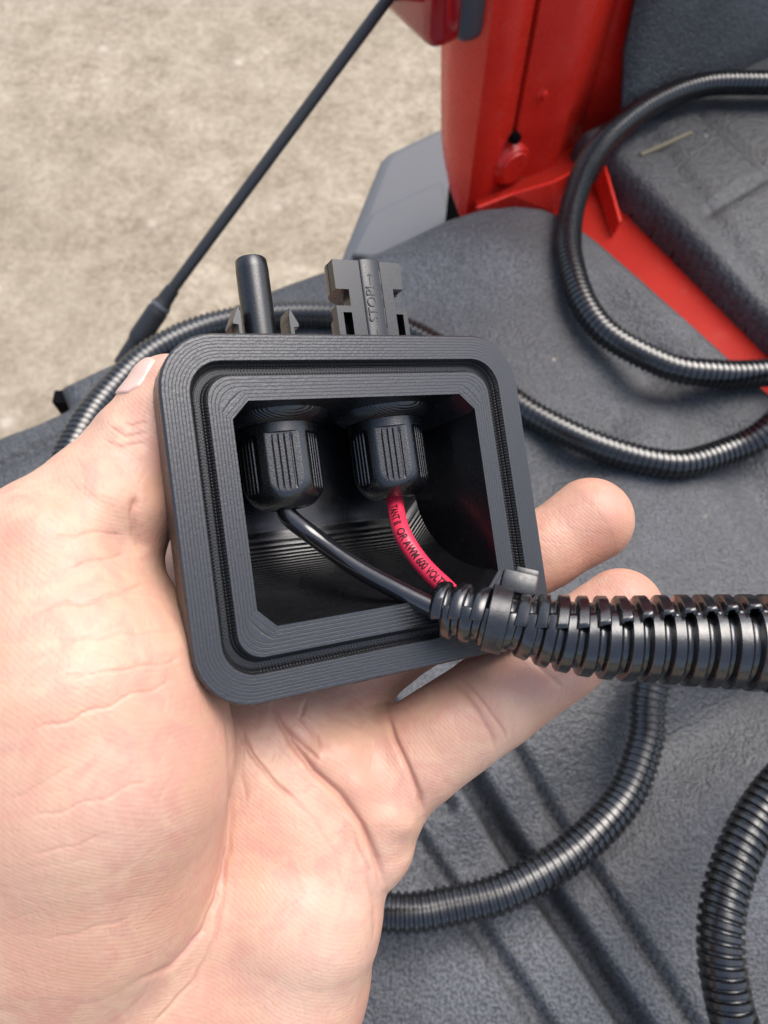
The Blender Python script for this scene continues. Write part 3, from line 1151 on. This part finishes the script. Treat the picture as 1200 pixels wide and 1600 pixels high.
# ---- gland nuts inside the box, hanging from its upper wall
NUT_R = 8.0


def nut_mod(face):
    def g(r, y, a):
        # six flats, each with four fine slots
        best = r
        for k in range(6):
            a0 = face + k * math.pi / 3
            da = (a - a0 + math.pi) % (2 * math.pi) - math.pi
            if abs(da) < 0.7 and -16.0 < y < -3.4:
                fl = NUT_R * 0.915 / math.cos(da)
                if fl < best:
                    best = fl
                    xx = fl * math.sin(da)
                    for q in (-1.9, -0.7, 0.5, 1.7):
                        if abs(xx - q) < 0.13 and -14.2 < y < -3.7:
                            best = fl - 0.22
        return best
    return g


prof = [(0.5, 0.0), (NUT_R * 0.97, 0.0), (NUT_R, -0.4), (NUT_R, -3.2), (NUT_R, -3.35), (NUT_R, -3.45)]
prof += [(NUT_R, y) for y in np.linspace(-3.7, -12.4, 16)]
for t in np.linspace(6, 78, 14):
    prof.append((NUT_R - 4.9 * (1 - math.cos(math.radians(t))), -12.4 - 5.4 * math.sin(math.radians(t))))
prof += [(3.2, -17.75), (2.6, -17.2), (2.3, -16.0), (0.4, -16.0)]
NUTS = [(-11.9, 19.2, -15.6), (12.4, 19.2, -15.6)]
for i, c in enumerate(NUTS):
    V, F = lathe(prof, 240, nut_mod(math.radians(-14 if i == 0 else -20)))
    o = bpart('gland_nut', V, F, MAT['nut'], off=c, sm=28)
    # printed boss on the wall round the nut
    V, F = lathe([(8.0, 0.9), (10.6, 0.9), (10.4, 0.2), (9.3, -1.0), (8.3, -1.5), (8.0, -1.2)], 72)
    bpart('boss_ring', V, F, MAT['wall'], o, (c[0], c[1], c[2]), sm=30)

# ---- left connector: slim barrel between two barbed clips
c1x, c1z = -12.6, -16.0
con1 = empty('socket_connector'); con1.parent = box
prof = [(3.3, 0), (3.3, 17.2), (3.15, 19.3), (2.9, 19.6), (1.6, 19.6), (1.6, 15.0), (0.2, 15.0)]
V, F = lathe(prof, 48)
bpart('barrel', V, F, MAT['conn'], con1, (c1x, 33.0, c1z))
V, F = lathe([(0.5, 0), (6.6, 0), (6.6, 3.0), (6.2, 3.4), (3.2, 3.4), (3.2, 3.0)], 48)
bpart('flange', V, F, MAT['conn'], con1, (c1x, 32.0, c1z))
for sgn_, cxx in ((-1, c1x - 5.1), (1, c1x + 5.6)):
    # arrow-headed clip: outline in x,y extruded along z
    ol = [(-0.45, 0), (0.55, 0), (0.45, 4.2), (0.5, 7.8), (0.05, 9.6), (-1.5 if sgn_ < 0 else -0.6, 6.2), (-1.5 if sgn_ < 0 else -0.6, 5.6), (-0.45, 5.4)]
    if sgn_ > 0:
        ol = [(-0.55, 0), (0.45, 0), (0.45, 5.0), (1.5, 5.2), (1.5, 5.9), (-0.1, 9.2), (-0.5, 7.5), (-0.55, 4.2)]
    v, f = prism([Vector((x_, y_, -3.0)) for x_, y_ in ol], Vector((0, 0, 5.5)))
    bevel(bpart('clip', v, f, MAT['conn'], con1, (cxx, 32.4, c1z + 1.2), sm=0), 0.00015, 2)

# ---- right connector: flat-fronted latch body lettered STOP!
c2x, c2z = 12.3, -16.0
con2 = empty('plug_connector'); con2.parent = box
out = [(-8.6, 0), (-8.6, 9.4), (-7.6, 10.9), (-4.6, 10.9), (-4.6, 14.6), (-6.2, 14.6), (-8.2, 14.8), (-8.2, 20.9), (7.6, 20.9), (8.2, 20.4), (8.2, 14.4), (6.6, 14.4), (6.6, 9.6), (8.8, 9.6), (8.8, 0)]
w = 8.8
# plate built as strips so that the two locking windows stay open
strips = [
    [(-8.4, 0), (-8.4, 9.8), (-7.0, 9.8), (-7.0, 0)],
    [(-7.0, 8.4), (-7.0, 9.8), (-5.0, 9.8), (-5.0, 8.4)],
    [(-5.0, 0), (-5.0, 9.8), (-5.0, 13.4), (-5.0, 19.8), (5.6, 19.8), (5.6, 0)],
    [(5.6, 8.2), (5.6, 9.6), (7.3, 9.6), (7.3, 8.2)],
    [(7.3, 0), (7.3, 9.6), (8.4, 9.6), (8.4, 0)],
    [(-8.0, 13.4), (-8.0, 19.8), (-5.0, 19.8), (-5.0, 13.4)],
    [(5.6, 13.8), (5.6, 19.8), (8.2, 19.6), (8.2, 13.8)],
]
V, F = [], []
for st_ in strips:
    v, f = prism([Vector((x_, y_, 0)) for x_, y_ in st_], Vector((0, 0, -2.6)))
    k = len(V)
    V += v
    F += [[i + k for i in ff_] for ff_ in f]
plate = bpart('latch_plate', V, F, MAT['conn'], con2, (c2x, 33.0, c2z + 2.4), sm=0)
bm = bmesh.new(); bm.from_mesh(plate.data)
bmesh.ops.remove_doubles(bm, verts=bm.verts, dist=1e-6)
bmesh.ops.recalc_face_normals(bm, faces=bm.faces[:])
bm.to_mesh(plate.data); bm.free()
# rounded housing behind the plate
def half_round(rx, rz, y0, y1, z0, name):
    n = 24
    pts_ = [Vector((rx * math.cos(math.pi * i / n), y0, z0 - rz * math.sin(math.pi * i / n))) for i in range(n + 1)]
    v, f = prism(pts_, Vector((0, y1 - y0, 0)))
    return bpart(name, v, f, MAT['conn'], con2, (c2x, 33.0, c2z), sm=40)
half_round(8.1, 7.5, 13.4, 19.8, -0.25, 'collar')
half_round(8.3, 7.5, 0.0, 7.4, -0.25, 'body')
half_round(4.8, 5.0, 7.4, 13.4, -0.25, 'neck')
v, f = prism([Vector((-7.0, 0, 0)), Vector((-5.0, 0, 0)), Vector((-5.0, 8.4, 0)), Vector((-7.0, 8.4, 0))], Vector((0, 0, -0.3)))
bpart('window_shade', v, f, MAT['hole'], con2, (c2x, 33.0, c2z - 0.1), sm=0)
v, f = prism([Vector((5.6, 0, 0)), Vector((7.3, 0, 0)), Vector((7.3, 8.2, 0)), Vector((5.6, 8.2, 0))], Vector((0, 0, -0.3)))
bpart('window_shade', v, f, MAT['hole'], con2, (c2x, 33.0, c2z - 0.1), sm=0)
# raised rounded bar down the middle of the plate
n = 16
pts_ = [Vector((0.6 + 2.5 * math.cos(math.pi * i / n), -0.1, 2.35 + 0.62 * math.sin(math.pi * i / n))) for i in range(n + 1)]
v, f = prism(pts_, Vector((0, 20.0, 0)))
bar = bpart('raised_bar', v, f, MAT['conn'], con2, (c2x, 33.0, c2z), sm=40)


def text_mesh(txt, size, ext, bold=0.0):
    cu = bpy.data.curves.new('txt', 'FONT')
    cu.body = txt
    cu.size = size
    cu.extrude = ext
    cu.offset = bold
    cu.align_x = 'CENTER'
    cu.align_y = 'CENTER'
    o = bpy.data.objects.new('txt', cu)
    col.objects.link(o)
    dg = bpy.context.evaluated_depsgraph_get()
    me = o.evaluated_get(dg).to_mesh()
    b_ = bmesh.new(); b_.from_mesh(me)
    bmesh.ops.remove_doubles(b_, verts=b_.verts, dist=size * 1e-4)
    bmesh.ops.triangulate(b_, faces=b_.faces[:])
    for _ in range(4):
        lg = [e for e in b_.edges if e.calc_length() > size * 0.12]
        if not lg:
            break
        bmesh.ops.subdivide_edges(b_, edges=lg, cuts=1)
        bmesh.ops.triangulate(b_, faces=b_.faces[:])
    b_.verts.index_update()
    V = np.array([tuple(v.co) for v in b_.verts]); F = [[v.index for v in p.verts] for p in b_.faces]
    b_.free()
    o.evaluated_get(dg).to_mesh_clear()
    bpy.data.objects.remove(o)
    bpy.data.curves.remove(cu)
    return V, F


# embossed STOP! reading upwards, with an arrow each side
V, F = text_mesh('STOP!', 3.0, 0.12)
R90 = np.array([-V[:, 1], V[:, 0], V[:, 2]]).T
bpart('lettering', R90, F, MAT['conn'], bar, (c2x - 0.1, 33.0 + 10.2, c2z + 2.98), sm=0)
for y0, dr in ((15.6, 1), (3.2, -1)):
    ol = [(-0.1, -1.3), (0.1, -1.3), (0.1, 1.0), (0.45, 0.6), (0.55, 0.75), (0.0, 1.45), (-0.55, 0.75), (-0.45, 0.6), (-0.1, 1.0)]
    v, f = prism([Vector((x_, y_ * dr, 0)) for x_, y_ in ol], Vector((0, 0, 0.16)))
    bpart('arrow', v, f, MAT['conn'], bar, (c2x + (0.0 if dr > 0 else 0.1), 33.0 + y0, c2z + 2.92), sm=0)
for y0, y1, xx in ((17.5, 14.6, 2.6), (13.0, 11.2, 2.5), (9.4, 6.0, 2.6), (5.0, 1.0, 2.7)):
    v, f = prism([Vector((xx - 0.12, y1, 0)), Vector((xx + 0.12, y1, 0)), Vector((xx + 0.12, y0, 0)), Vector((xx - 0.12, y0, 0))], Vector((0, 0, 0.25)))
    bpart('moulded_mark', v, f, MAT['conn'], bar, (c2x, 33.0, c2z + 2.5), sm=0)

# ================================================================== WIRES
def bx(p):
    return BM @ (Vector(p) * MM)


nb = (NUTS[0][0], 19.2 - 15.5, NUTS[0][2]); nr_ = (NUTS[1][0], 19.2 - 15.5, NUTS[1][2])
end_i = int(np.argmin(abs(fs - s_of(735))))
end_q = Vector(FQ[end_i])
bl_pts = [bx(nb), bx((nb[0], nb[1] - 3.5, nb[2] + 0.1)), at(490, 838, 0.1478), at(555, 885, 0.1447), at(630, 926, 0.1412), at(695, 958, 0.1385), end_q + Vector(FB[end_i]) * -0.0022 * sgn]
V, F, _ = tube(bl_pts, 0.00192, 0.0006, 20)
o = mesh_obj('black_wire', V, F, MAT['wire_black'], None, True, tuple(bl_pts[0]))
tag(o, 'glossy black wire bending from the left nut into the conduit', 'wire')
rd_pts = [bx(nr_), bx((nr_[0] - 0.2, nr_[1] - 3.5, nr_[2] + 0.1)), at(628, 832, 0.1508), at(655, 876, 0.1470), at(692, 914, 0.1425), at(730, 944, 0.138), Vector(FQ[end_i + 6]) + Vector(FB[end_i]) * 0.0018 * sgn]
V, F, (WQ, WT, WN, WB, ws) = tube(rd_pts, 0.00184, 0.0006, 20, ref=tuple(-FWD))
red_w = mesh_obj('red_wire', V, F, MAT['wire_red'], None, True, tuple(rd_pts[0]))
tag(red_w, 'pinkish red printed wire bending from the right nut into the conduit', 'wire')
# printing that follows the wire
V, F = text_mesh('TANT II  OR AWM 600 VOLTS', 2.45 * MM, 0.0, 0.00006)
wpx = CY - FPX * ((WQ - CAM) @ UPC) / ((WQ - CAM) @ FWD)
sA = ws[np.argmax(wpx > 799)]
Vx = V[:, 0] - V[:, 0].min()
s_txt = sA + Vx * 0.72
sgw = np.sign(np.interp(sA + 0.005, ws, WB @ UPC + WB @ np.array([1, 0, 0])))
aoff = -0.30
th = (V[:, 1] / 0.0020) * sgw + aoff * sgw
gi = lambda A: np.stack([np.interp(s_txt, ws, A[:, k]) for k in range(3)], 1)
PV = gi(WQ) + (0.00184 + 0.00009) * (np.cos(th)[:, None] * gi(WN) + np.sin(th)[:, None] * gi(WB))
o = mesh_obj('printed_lettering', PV - np.array(rd_pts[0]), F, MAT['ink']); o.parent = red_w

# lettering on the cable tie
V, F = text_mesh('RS  139', 2.2 * MM, 0.00006)
th = -V[:, 0] / RT - 0.15
PV = tt[None] * (V[:, 1])[:, None] + (RT + 0.00048 + V[:, 2])[:, None] * (np.cos(th)[:, None] * tn + np.sin(th)[:, None] * tb_)
o = mesh_obj('lettering', PV, F, MAT['tie']); o.parent = tie

# ================================================================== HAND
def hp(px, py, d, rpx):
    """(pixel, depth mm, radius in pixels) -> camera mm point and radius"""
    return np.array([(px - CX) / FPX * d, (CY - py) / FPX * d, d]), rpx / FPX * d


CHAINS = {'palm': [], 'thumb': [], 'little': [], 'ring': [], 'middle': [], 'fore': []}


def chain(pts, k, grp='palm', kin=1.0):
    """tapered limb through the points; k blends it into what was laid before"""
    q = [hp(*p) for p in pts]
    CHAINS[grp].append(([(q[i][0], q[i][1], q[i + 1][0], q[i + 1][1]) for i in range(len(q) - 1)], kin, k))


# palm body
chain([(230, 1900, 172, 210), (345, 1640, 158, 196), (418, 1520, 151, 158), (464, 1425, 148, 130), (500, 1340, 150, 108)], 10, kin=3)
chain([(250, 1560, 160, 210), (330, 1350, 155, 170), (400, 1200, 156, 140)], 12)
chain([(60, 1800, 175, 330), (0, 1560, 166, 310)], 16)
# heads of the metacarpals
chain([(400, 1250, 160, 125), (572, 1235, 158, 92)], 9)
chain([(400, 1180, 160, 115), (520, 1130, 163, 88)], 9)
chain([(330, 1150, 160, 115), (430, 1080, 168, 88)], 9)
chain([(230, 1100, 160, 125), (330, 940, 168, 98)], 9)
# ridge of flesh under the little finger
chain([(450, 1130, 154, 66), (525, 1185, 151, 66), (580, 1255, 150, 68), (592, 1325, 150, 50)], 5, kin=2)
# little finger
chain([(585, 1222, 156, 84), (645, 1180, 155, 81), (770, 1094, 156, 75), (870, 1026, 158, 70), (970, 952, 159, 64)], 2.2, 'little')
# ring finger
chain([(495, 1100, 165, 80), (585, 1016, 169, 70), (735, 930, 170, 63), (850, 860, 171, 58), (922, 813, 172, 66.5)], 2.6, 'ring', 2.5)
# middle finger, behind the box
chain([(440, 1060, 170, 80), (500, 900, 186, 70), (600, 800, 192, 66), (690, 760, 188, 62)], 3, 'middle')
# forefinger, behind the box
chain([(330, 930, 170, 80), (350, 780, 184, 70), (430, 690, 192, 66), (520, 660, 190, 60)], 3, 'fore')
# forearm, out of frame
chain([(60, 1800, 175, 330), (-80, 2300, 190, 330), (-300, 3000, 210, 360)], 16)
# thenar mound and thumb
chain([(70, 960, 131, 170), (105, 1070, 130, 218), (128, 1190, 130, 228), (112, 1330, 136, 228), (80, 1490, 148, 240)], 7, 'thumb', 4)
chain([(-60, 1200, 140, 270), (0, 1500, 160, 310)], 14, 'thumb')
chain([(50, 935, 131, 160), (92, 872, 131, 126), (160, 796, 134, 106), (218, 716, 138, 84), (246, 664, 139, 70), (266, 618, 140, 64)], 7, 'thumb', 2.0)


def rcone(P, A, ra, B_2, rb):
    """distance to a rounded cone"""
    ba = B_2 - A
    l2 = ba @ ba
    t = np.clip(((P - A) @ ba) / l2, 0, 1)
    D = P - A - t[:, None] * ba
    return np.sqrt((D * D).sum(1)) - (ra + (rb - ra) * t)


def smin(a, b, k):
    h = np.clip(k - np.abs(a - b), 0, None) / k
    return np.minimum(a, b) - h * h * k * 0.25


def grp_sdf(P, grp):
    d = None
    for cones, kin, k in CHAINS[grp]:
        c = None
        for (A, ra, B_2, rb) in cones:
            q = rcone(P, A, ra, B_2, rb)
            c = q if c is None else smin(c, q, kin)
        d = c if d is None else smin(d, c, k)
    return d


def hand_sdf(P):
    palm = grp_sdf(P, 'palm')
    # the mound stands clear of the palm near the box and melts into it towards the wrist
    kk_ = 2.0 + 14.0 * np.clip((-66 - P[:, 1]) / 26.0, 0, 1)
    d = smin(palm, grp_sdf(P, 'thumb'), kk_)
    # every finger melts into the palm but stays apart from the next one
    for g in ('little', 'ring', 'middle', 'fore'):
        d = np.minimum(d, smin(palm, grp_sdf(P, g), CHAINS[g][0][2] + 1.5))
    return d.astype(np.float32)


lo = np.array([-175.0, -260.0, 92.0]); hi = np.array([78.0, 36.0, 232.0])
res = 1.0
CO = 4
nC = np.ceil((hi - lo) / (res * CO)).astype(int) + 1
ax = [lo[i] + np.arange(nC[i]) * res * CO for i in range(3)]
Gc = np.stack(np.meshgrid(*ax, indexing='ij'), -1).reshape(-1, 3)
vc = hand_sdf(Gc).reshape(nC)
# fine grid only near the surface
nF = (nC - 1) * CO + 1
near = np.abs(vc) < res * CO * 2.2
cell = near[:-1, :-1, :-1]
fine = np.repeat(np.repeat(np.repeat(vc, CO, 0), CO, 1), CO, 2)[:nF[0], :nF[1], :nF[2]].copy()
msk = np.repeat(np.repeat(np.repeat(near, CO, 0), CO, 1), CO, 2)[:nF[0], :nF[1], :nF[2]]
# repeated block k covers fine k*CO..k*CO+3; widen so that the band is complete
sel = np.argwhere(msk)
fine[msk] = hand_sdf(lo + sel * res)


def surface_nets(V, lo_, h):
    S_ = V < 0
    c = S_[:-1, :-1, :-1].astype(np.int8)
    tot = np.zeros(c.shape, np.int8)
    for i in (0, 1):
        for j in (0, 1):
            for k in (0, 1):
                tot += S_[i:S_.shape[0] - 1 + i, j:S_.shape[1] - 1 + j, k:S_.shape[2] - 1 + k]
    act = (tot > 0) & (tot < 8)
    ids = -np.ones(act.shape, np.int64)
    cells = np.argwhere(act)
    ids[act] = np.arange(len(cells))
    acc = np.zeros((len(cells), 3)); cnt = np.zeros(len(cells))
    corners = [(i, j, k) for i in (0, 1) for j in (0, 1) for k in (0, 1)]
    cv = {q: V[cells[:, 0] + q[0], cells[:, 1] + q[1], cells[:, 2] + q[2]] for q in corners}
    for q in corners:
        for a_ in range(3):
            if q[a_] == 0:
                r = list(q); r[a_] = 1; r = tuple(r)
                v0, v1 = cv[q], cv[r]
                x_ = (v0 < 0) != (v1 < 0)
                t = np.where(x_, v0 / np.where(x_, v0 - v1, 1), 0)
                p = np.tile(np.array(q, float), (len(cells), 1)); p[:, a_] += t
                acc[x_] += p[x_]; cnt[x_] += 1
    verts = lo_ + (cells + acc / cnt[:, None]) * h
    quads = []
    for a_ in range(3):
        b_, c_ = (a_ + 1) % 3, (a_ + 2) % 3
        sl0_ = [slice(None)] * 3; sl1_ = [slice(None)] * 3
        sl0_[a_] = slice(0, -1); sl1_[a_] = slice(1, None)
        s0, s1 = S_[tuple(sl0_)], S_[tuple(sl1_)]
        e = np.argwhere(s0 != s1)
        e = e[(e[:, b_] > 0) & (e[:, c_] > 0) & (e[:, b_] < V.shape[b_] - 1) & (e[:, c_] < V.shape[c_] - 1)]
        flip = s0[tuple(e.T)]
        o = [e.copy() for _ in range(4)]
        o[1][:, b_] -= 1
        o[2][:, b_] -= 1; o[2][:, c_] -= 1
        o[3][:, c_] -= 1
        q = np.stack([ids[tuple(x_.T)] for x_ in o], 1)
        q[~flip] = q[~flip][:, ::-1]
        quads.append(q)
    q = np.concatenate(quads)
    return verts, q[(q >= 0).all(1)]


HV, HF = surface_nets(fine, lo, res)


def grad(P, e=0.4):
    K = np.array([[1, -1, -1], [-1, -1, 1], [-1, 1, -1], [1, 1, 1.0]])
    g = sum(hand_sdf(P + k * e)[:, None] * k for k in K)
    return g / np.maximum(np.linalg.norm(g, axis=1), 1e-6)[:, None]


HN = grad(HV)
HV = HV - HN * hand_sdf(HV)[:, None] * 0.9
# one midpoint refinement of the part that the lens sees
me = bpy.data.meshes.new('hand_tmp')
me.from_pydata(HV.tolist(), [], HF.tolist())
bm = bmesh.new(); bm.from_mesh(me)
bm.verts.ensure_lookup_table()
vis = (HN[:, 2] < 0.25) & (HV[:, 1] > -118) & (HV[:, 0] > -85)
selE = [e for e in bm.edges if vis[e.verts[0].index] and vis[e.verts[1].index]]
bmesh.ops.subdivide_edges(bm, edges=selE, cuts=1, use_grid_fill=True)
bm.verts.index_update()
HV = np.array([tuple(v.co) for v in bm.verts]); HF = [[v.index for v in f_.verts] for f_ in bm.faces]
bm.free(); bpy.data.meshes.remove(me)
HN = grad(HV)
for _ in range(1):
    HV = HV - HN * hand_sdf(HV)[:, None] * 0.8

# creases of the palm and fingers: shallow furrows pressed along traced lines
CREASES = [
    # (points, half width px, depth mm, min depth mm, max depth mm)
    ([(356, 1120), (361, 1180), (362, 1250), (356, 1330), (340, 1400), (318, 1455), (270, 1510), (200, 1540)], 6, 0.9, 100, 175),
    ([(352, 1300), (350, 1400), (335, 1470), (305, 1530), (260, 1580), (230, 1610)], 4, 0.45, 100, 175),
    ([(425, 1100), (455, 1155), (490, 1205), (530, 1240), (565, 1290), (590, 1345), (604, 1395)], 8, 1.5, 110, 175),
    ([(370, 1130), (395, 1180), (430, 1225), (460, 1250)], 5, 0.7, 110, 175),
    ([(420, 1090), (440, 1130), (480, 1170), (500, 1190)], 5, 0.8, 110, 175),
    ([(480, 1090), (470, 1120), (495, 1150), (500, 1170)], 5, 0.5, 110, 175),
    ([(603, 1112), (615, 1150), (640, 1205), (655, 1240), (662, 1275)], 6, 1.3, 110, 175),
    ([(700, 1058), (722, 1080), (745, 1110), (768, 1150), (775, 1175)], 6, 0.55, 110, 175),
    ([(716, 1055), (740, 1080), (760, 1105), (785, 1140), (792, 1160)], 4, 0.45, 110, 175),
    ([(820, 1020), (850, 1050), (880, 1075)], 6, 0.4, 110, 175),
    # skin folds over the thumb and its mound
    ([(232, 862), (215, 835), (207, 800), (212, 772)], 9, 0.9, 100, 150),
    ([(80, 842), (130, 834), (180, 832), (195, 836)], 5, 0.28, 90, 150),
    ([(110, 890), (160, 872), (212, 862)], 5, 0.28, 90, 150),
    ([(40, 955), (100, 940), (160, 938), (200, 918), (250, 912)], 5, 0.38, 90, 150),
    ([(70, 1000), (150, 995), (230, 988), (285, 984)], 4, 0.22, 90, 150),
    ([(60, 1065), (150, 1052), (240, 1040), (300, 1022)], 4, 0.22, 90, 150),
    ([(40, 1145), (120, 1120), (190, 1092), (280, 1060)], 5, 0.30, 90, 150),
    ([(40, 1280), (110, 1262), (180, 1238), (240, 1210)], 4, 0.22, 90, 160),
    ([(50, 1335), (110, 1322), (170, 1300)], 4, 0.18, 90, 160),
    ([(20, 1250), (70, 1220), (120, 1195)], 4, 0.18, 90, 160),
    ([(60, 1470), (130, 1455), (210, 1430)], 4, 0.15, 90, 170),
    ([(190, 660), (205, 665), (235, 662)], 4, 0.35, 100, 150),
    ([(172, 668), (195, 680), (230, 678)], 4, 0.35, 100, 150),
    ([(165, 690), (190, 697), (225, 692)], 4, 0.3, 100, 150),
    # ball of the palm
    ([(380, 1140), (378, 1200), (385, 1260)], 4, 0.25, 110, 175),
    ([(440, 1240), (480, 1270), (520, 1330), (540, 1400)], 5, 0.2, 110, 175),
    ([(545, 1290), (570, 1350), (585, 1420), (580, 1480)], 5, 0.35, 110, 175),
    ([(560, 1275), (586, 1340), (598, 1400)], 4, 0.3, 110, 175),
]


def px_of(P):
    return CX + FPX * P[:, 0] / P[:, 2], CY - FPX * P[:, 1] / P[:, 2]


hx_, hy_ = px_of(HV)
near_ = np.full(len(HV), 1e9)
for pts_, w_, dep, d0, d1 in CREASES:
    for i in range(len(pts_) - 1):
        near_ = np.minimum(near_, seg_dist(pts_[i], pts_[i + 1], hx_, hy_)[0])
fz = (near_ < 13) & (HN[:, 2] < 0.35)
me = bpy.data.meshes.new('hand_tmp')
me.from_pydata(HV.tolist(), [], HF)
bm = bmesh.new(); bm.from_mesh(me)
bm.verts.ensure_lookup_table()
selE = [e for e in bm.edges if fz[e.verts[0].index] and fz[e.verts[1].index]]
bmesh.ops.subdivide_edges(bm, edges=selE, cuts=1, use_grid_fill=True)
bm.verts.index_update()
HV = np.array([tuple(v.co) for v in bm.verts]); HF = [[v.index for v in f_.verts] for f_ in bm.faces]
bm.free(); bpy.data.meshes.remove(me)
HN = grad(HV)
HV = HV - HN * hand_sdf(HV)[:, None] * 0.8
hx_, hy_ = px_of(HV)
flush = np.zeros(len(HV))
disp = np.zeros(len(HV))
jit = 1.6 * np.sin(hx_ * 0.11 + hy_ * 0.05) + 1.2 * np.sin(hx_ * 0.05 - hy_ * 0.13 + 1.3)
front = HN[:, 2] < 0.35
for pts_, w_, dep, d0, d1 in CREASES:
    jk = 1.0 if dep < 0.42 else 0.35
    dm = np.full(len(HV), 1e9); tm = np.zeros(len(HV))
    n = len(pts_)
    for i in range(n - 1):
        d, _, t = seg_dist(pts_[i], pts_[i + 1], hx_ + jit * jk, hy_ + jit * jk)
        tt_ = (i + np.clip(t, 0, 1)) / (n - 1)
        tm = np.where(d < dm, tt_, tm); dm = np.minimum(d, dm)
    fade = np.clip(np.minimum(tm, 1 - tm) * 6, 0.15, 1)
    ok = front & (HV[:, 2] > d0) & (HV[:, 2] < d1)
    if d1 <= 170 and d1 != 175:
        dep, w_ = dep * 0.62, w_ * 0.85
    w_ = w_ * 0.66
    g = (np.exp(-(dm / w_) ** 2) * 0.75 + 0.25 * np.exp(-(dm / (3.2 * w_)) ** 2)) * fade * ok
    lips = np.exp(-((dm - 2.3 * w_) / (1.4 * w_)) ** 2) * fade * ok
    disp += -(dep if d1 != 175 else dep * 0.78) * g + 0.07 * dep * lips
    flush = np.maximum(flush, np.clip(0.16 + dep * 0.30, 0, 0.5) * np.exp(-(dm / (w_ * 1.1)) ** 2) * fade * ok)
# soft mounds and hollows so that the flesh is not evenly round
BUMPS = [((150, 1130), 120, 0.9), ((60, 1010), 90, -0.8), ((255, 790), 40, 1.2), ((195, 850), 36, -1.2), ((215, 1250), 80, 0.5), ((290, 1180), 50, -0.4),
         ((460, 1300), 70, 1.2), ((500, 1420), 70, 0.6), ((420, 1170), 35, -0.9), ((498, 1185), 22, 0.9), ((540, 1120), 35, -0.8), ((555, 1230), 26, 0.9), ((600, 1250), 22, -0.6),
         ((630, 1290), 20, 0.9), ((690, 1130), 40, 0.6), ((835, 1060), 34, 0.5), ((105, 750), 50, -0.7), ((175, 660), 22, 0.8), ((190, 720), 40, -0.5), ((60, 800), 50, 0.8)]
for (bx_, by_), w_, a_ in BUMPS:
    disp += a_ * np.exp(-((hx_ - bx_) ** 2 + (hy_ - by_) ** 2) / w_ ** 2) * front
HV = HV + HN * disp[:, None]
# flushed fingertips and side of the hand (skin colour)
for (bx_, by_), w_, a_ in [((935, 815), 90, 0.30), ((985, 920), 70, 0.35), ((560, 1250), 90, 0.28), ((250, 1180), 130, 0.22), ((640, 1180), 70, 0.22), ((860, 1040), 70, 0.25), ((480, 1130), 80, 0.2), ((235, 560), 40, 0.25)]:
    flush = np.maximum(flush, a_ * np.exp(-((hx_ - bx_) ** 2 + (hy_ - by_) ** 2) / w_ ** 2))
# pocket for the thumb nail
nail_c, _ = hp(222, 597, 126, 1)
HW = c2w(HV * MM)
horg = Vector(c2w(np.array([-20, -60, 150]) * MM))
person = mesh_obj('person', HW, HF, MAT['skin'], None, True, tuple(horg))
at_ = person.data.attributes.new('flush', 'FLOAT', 'POINT')
at_.data.foreach_set('value', flush.astype(np.float32))
tag(person, 'bare left hand, palm towards the viewer, gripping the black box by thumb and fingers', 'hand')

# ---- thumb nail: curved plate laid on the thumb's back near its tip
tA, _ = hp(246, 664, 139, 70); tB, rB = hp(266, 618, 140, 64)
axis = (tB - tA) / np.linalg.norm(tB - tA)
nd = np.array([-0.80, 0.10, -0.60]); nd -= axis * (nd @ axis); nd /= np.linalg.norm(nd)
sd_ = np.cross(axis, nd)
cn = tB + axis * 0.6
nu, nv = 25, 31
P = []
for i in range(nv):
    t = i / (nv - 1) * 2 - 1                  # along the thumb, +1 towards the tip
    for j in range(nu):
        s_ = j / (nu - 1) * 2 - 1
        wd = 4.6 * (1 - 0.10 * t * t) * (1 - 0.28 * max(0, -t - 0.55) / 0.45)
        a_ = s_ * wd / (rB * 1.02)
        tip = (1 - 0.22 * s_ * s_) if t > 0 else (1 - 0.10 * s_ * s_)
        d_ = nd * math.cos(a_) + sd_ * math.sin(a_)
        P.append(np.concatenate([cn + axis * (t * 4.6 * tip - 0.4), d_]))
P = np.array(P)
org_, dr_ = P[:, :3], P[:, 3:]
tt_ = np.full(len(P), 16.0)
for _ in range(60):
    tt_ -= 0.9 * hand_sdf(org_ + dr_ * tt_[:, None])
edge = np.array([max(abs(j / (nu - 1) * 2 - 1), abs(i / (nv - 1) * 2 - 1)) for i in range(nv) for j in range(nu)])
lift = 0.42 - 0.62 * np.clip((edge - 0.86) / 0.14, 0, 1) ** 2
NP = org_ + dr_ * (tt_ + lift)[:, None]
o = mesh_obj('thumb_nail', c2w(NP * MM) - np.array(horg), grid_faces(nv, nu, False), MAT['nail'], None, True)
o.parent = person
for e_ in [x for x in bpy.data.objects if x.get('_world_parts')]:
    del e_['_world_parts']
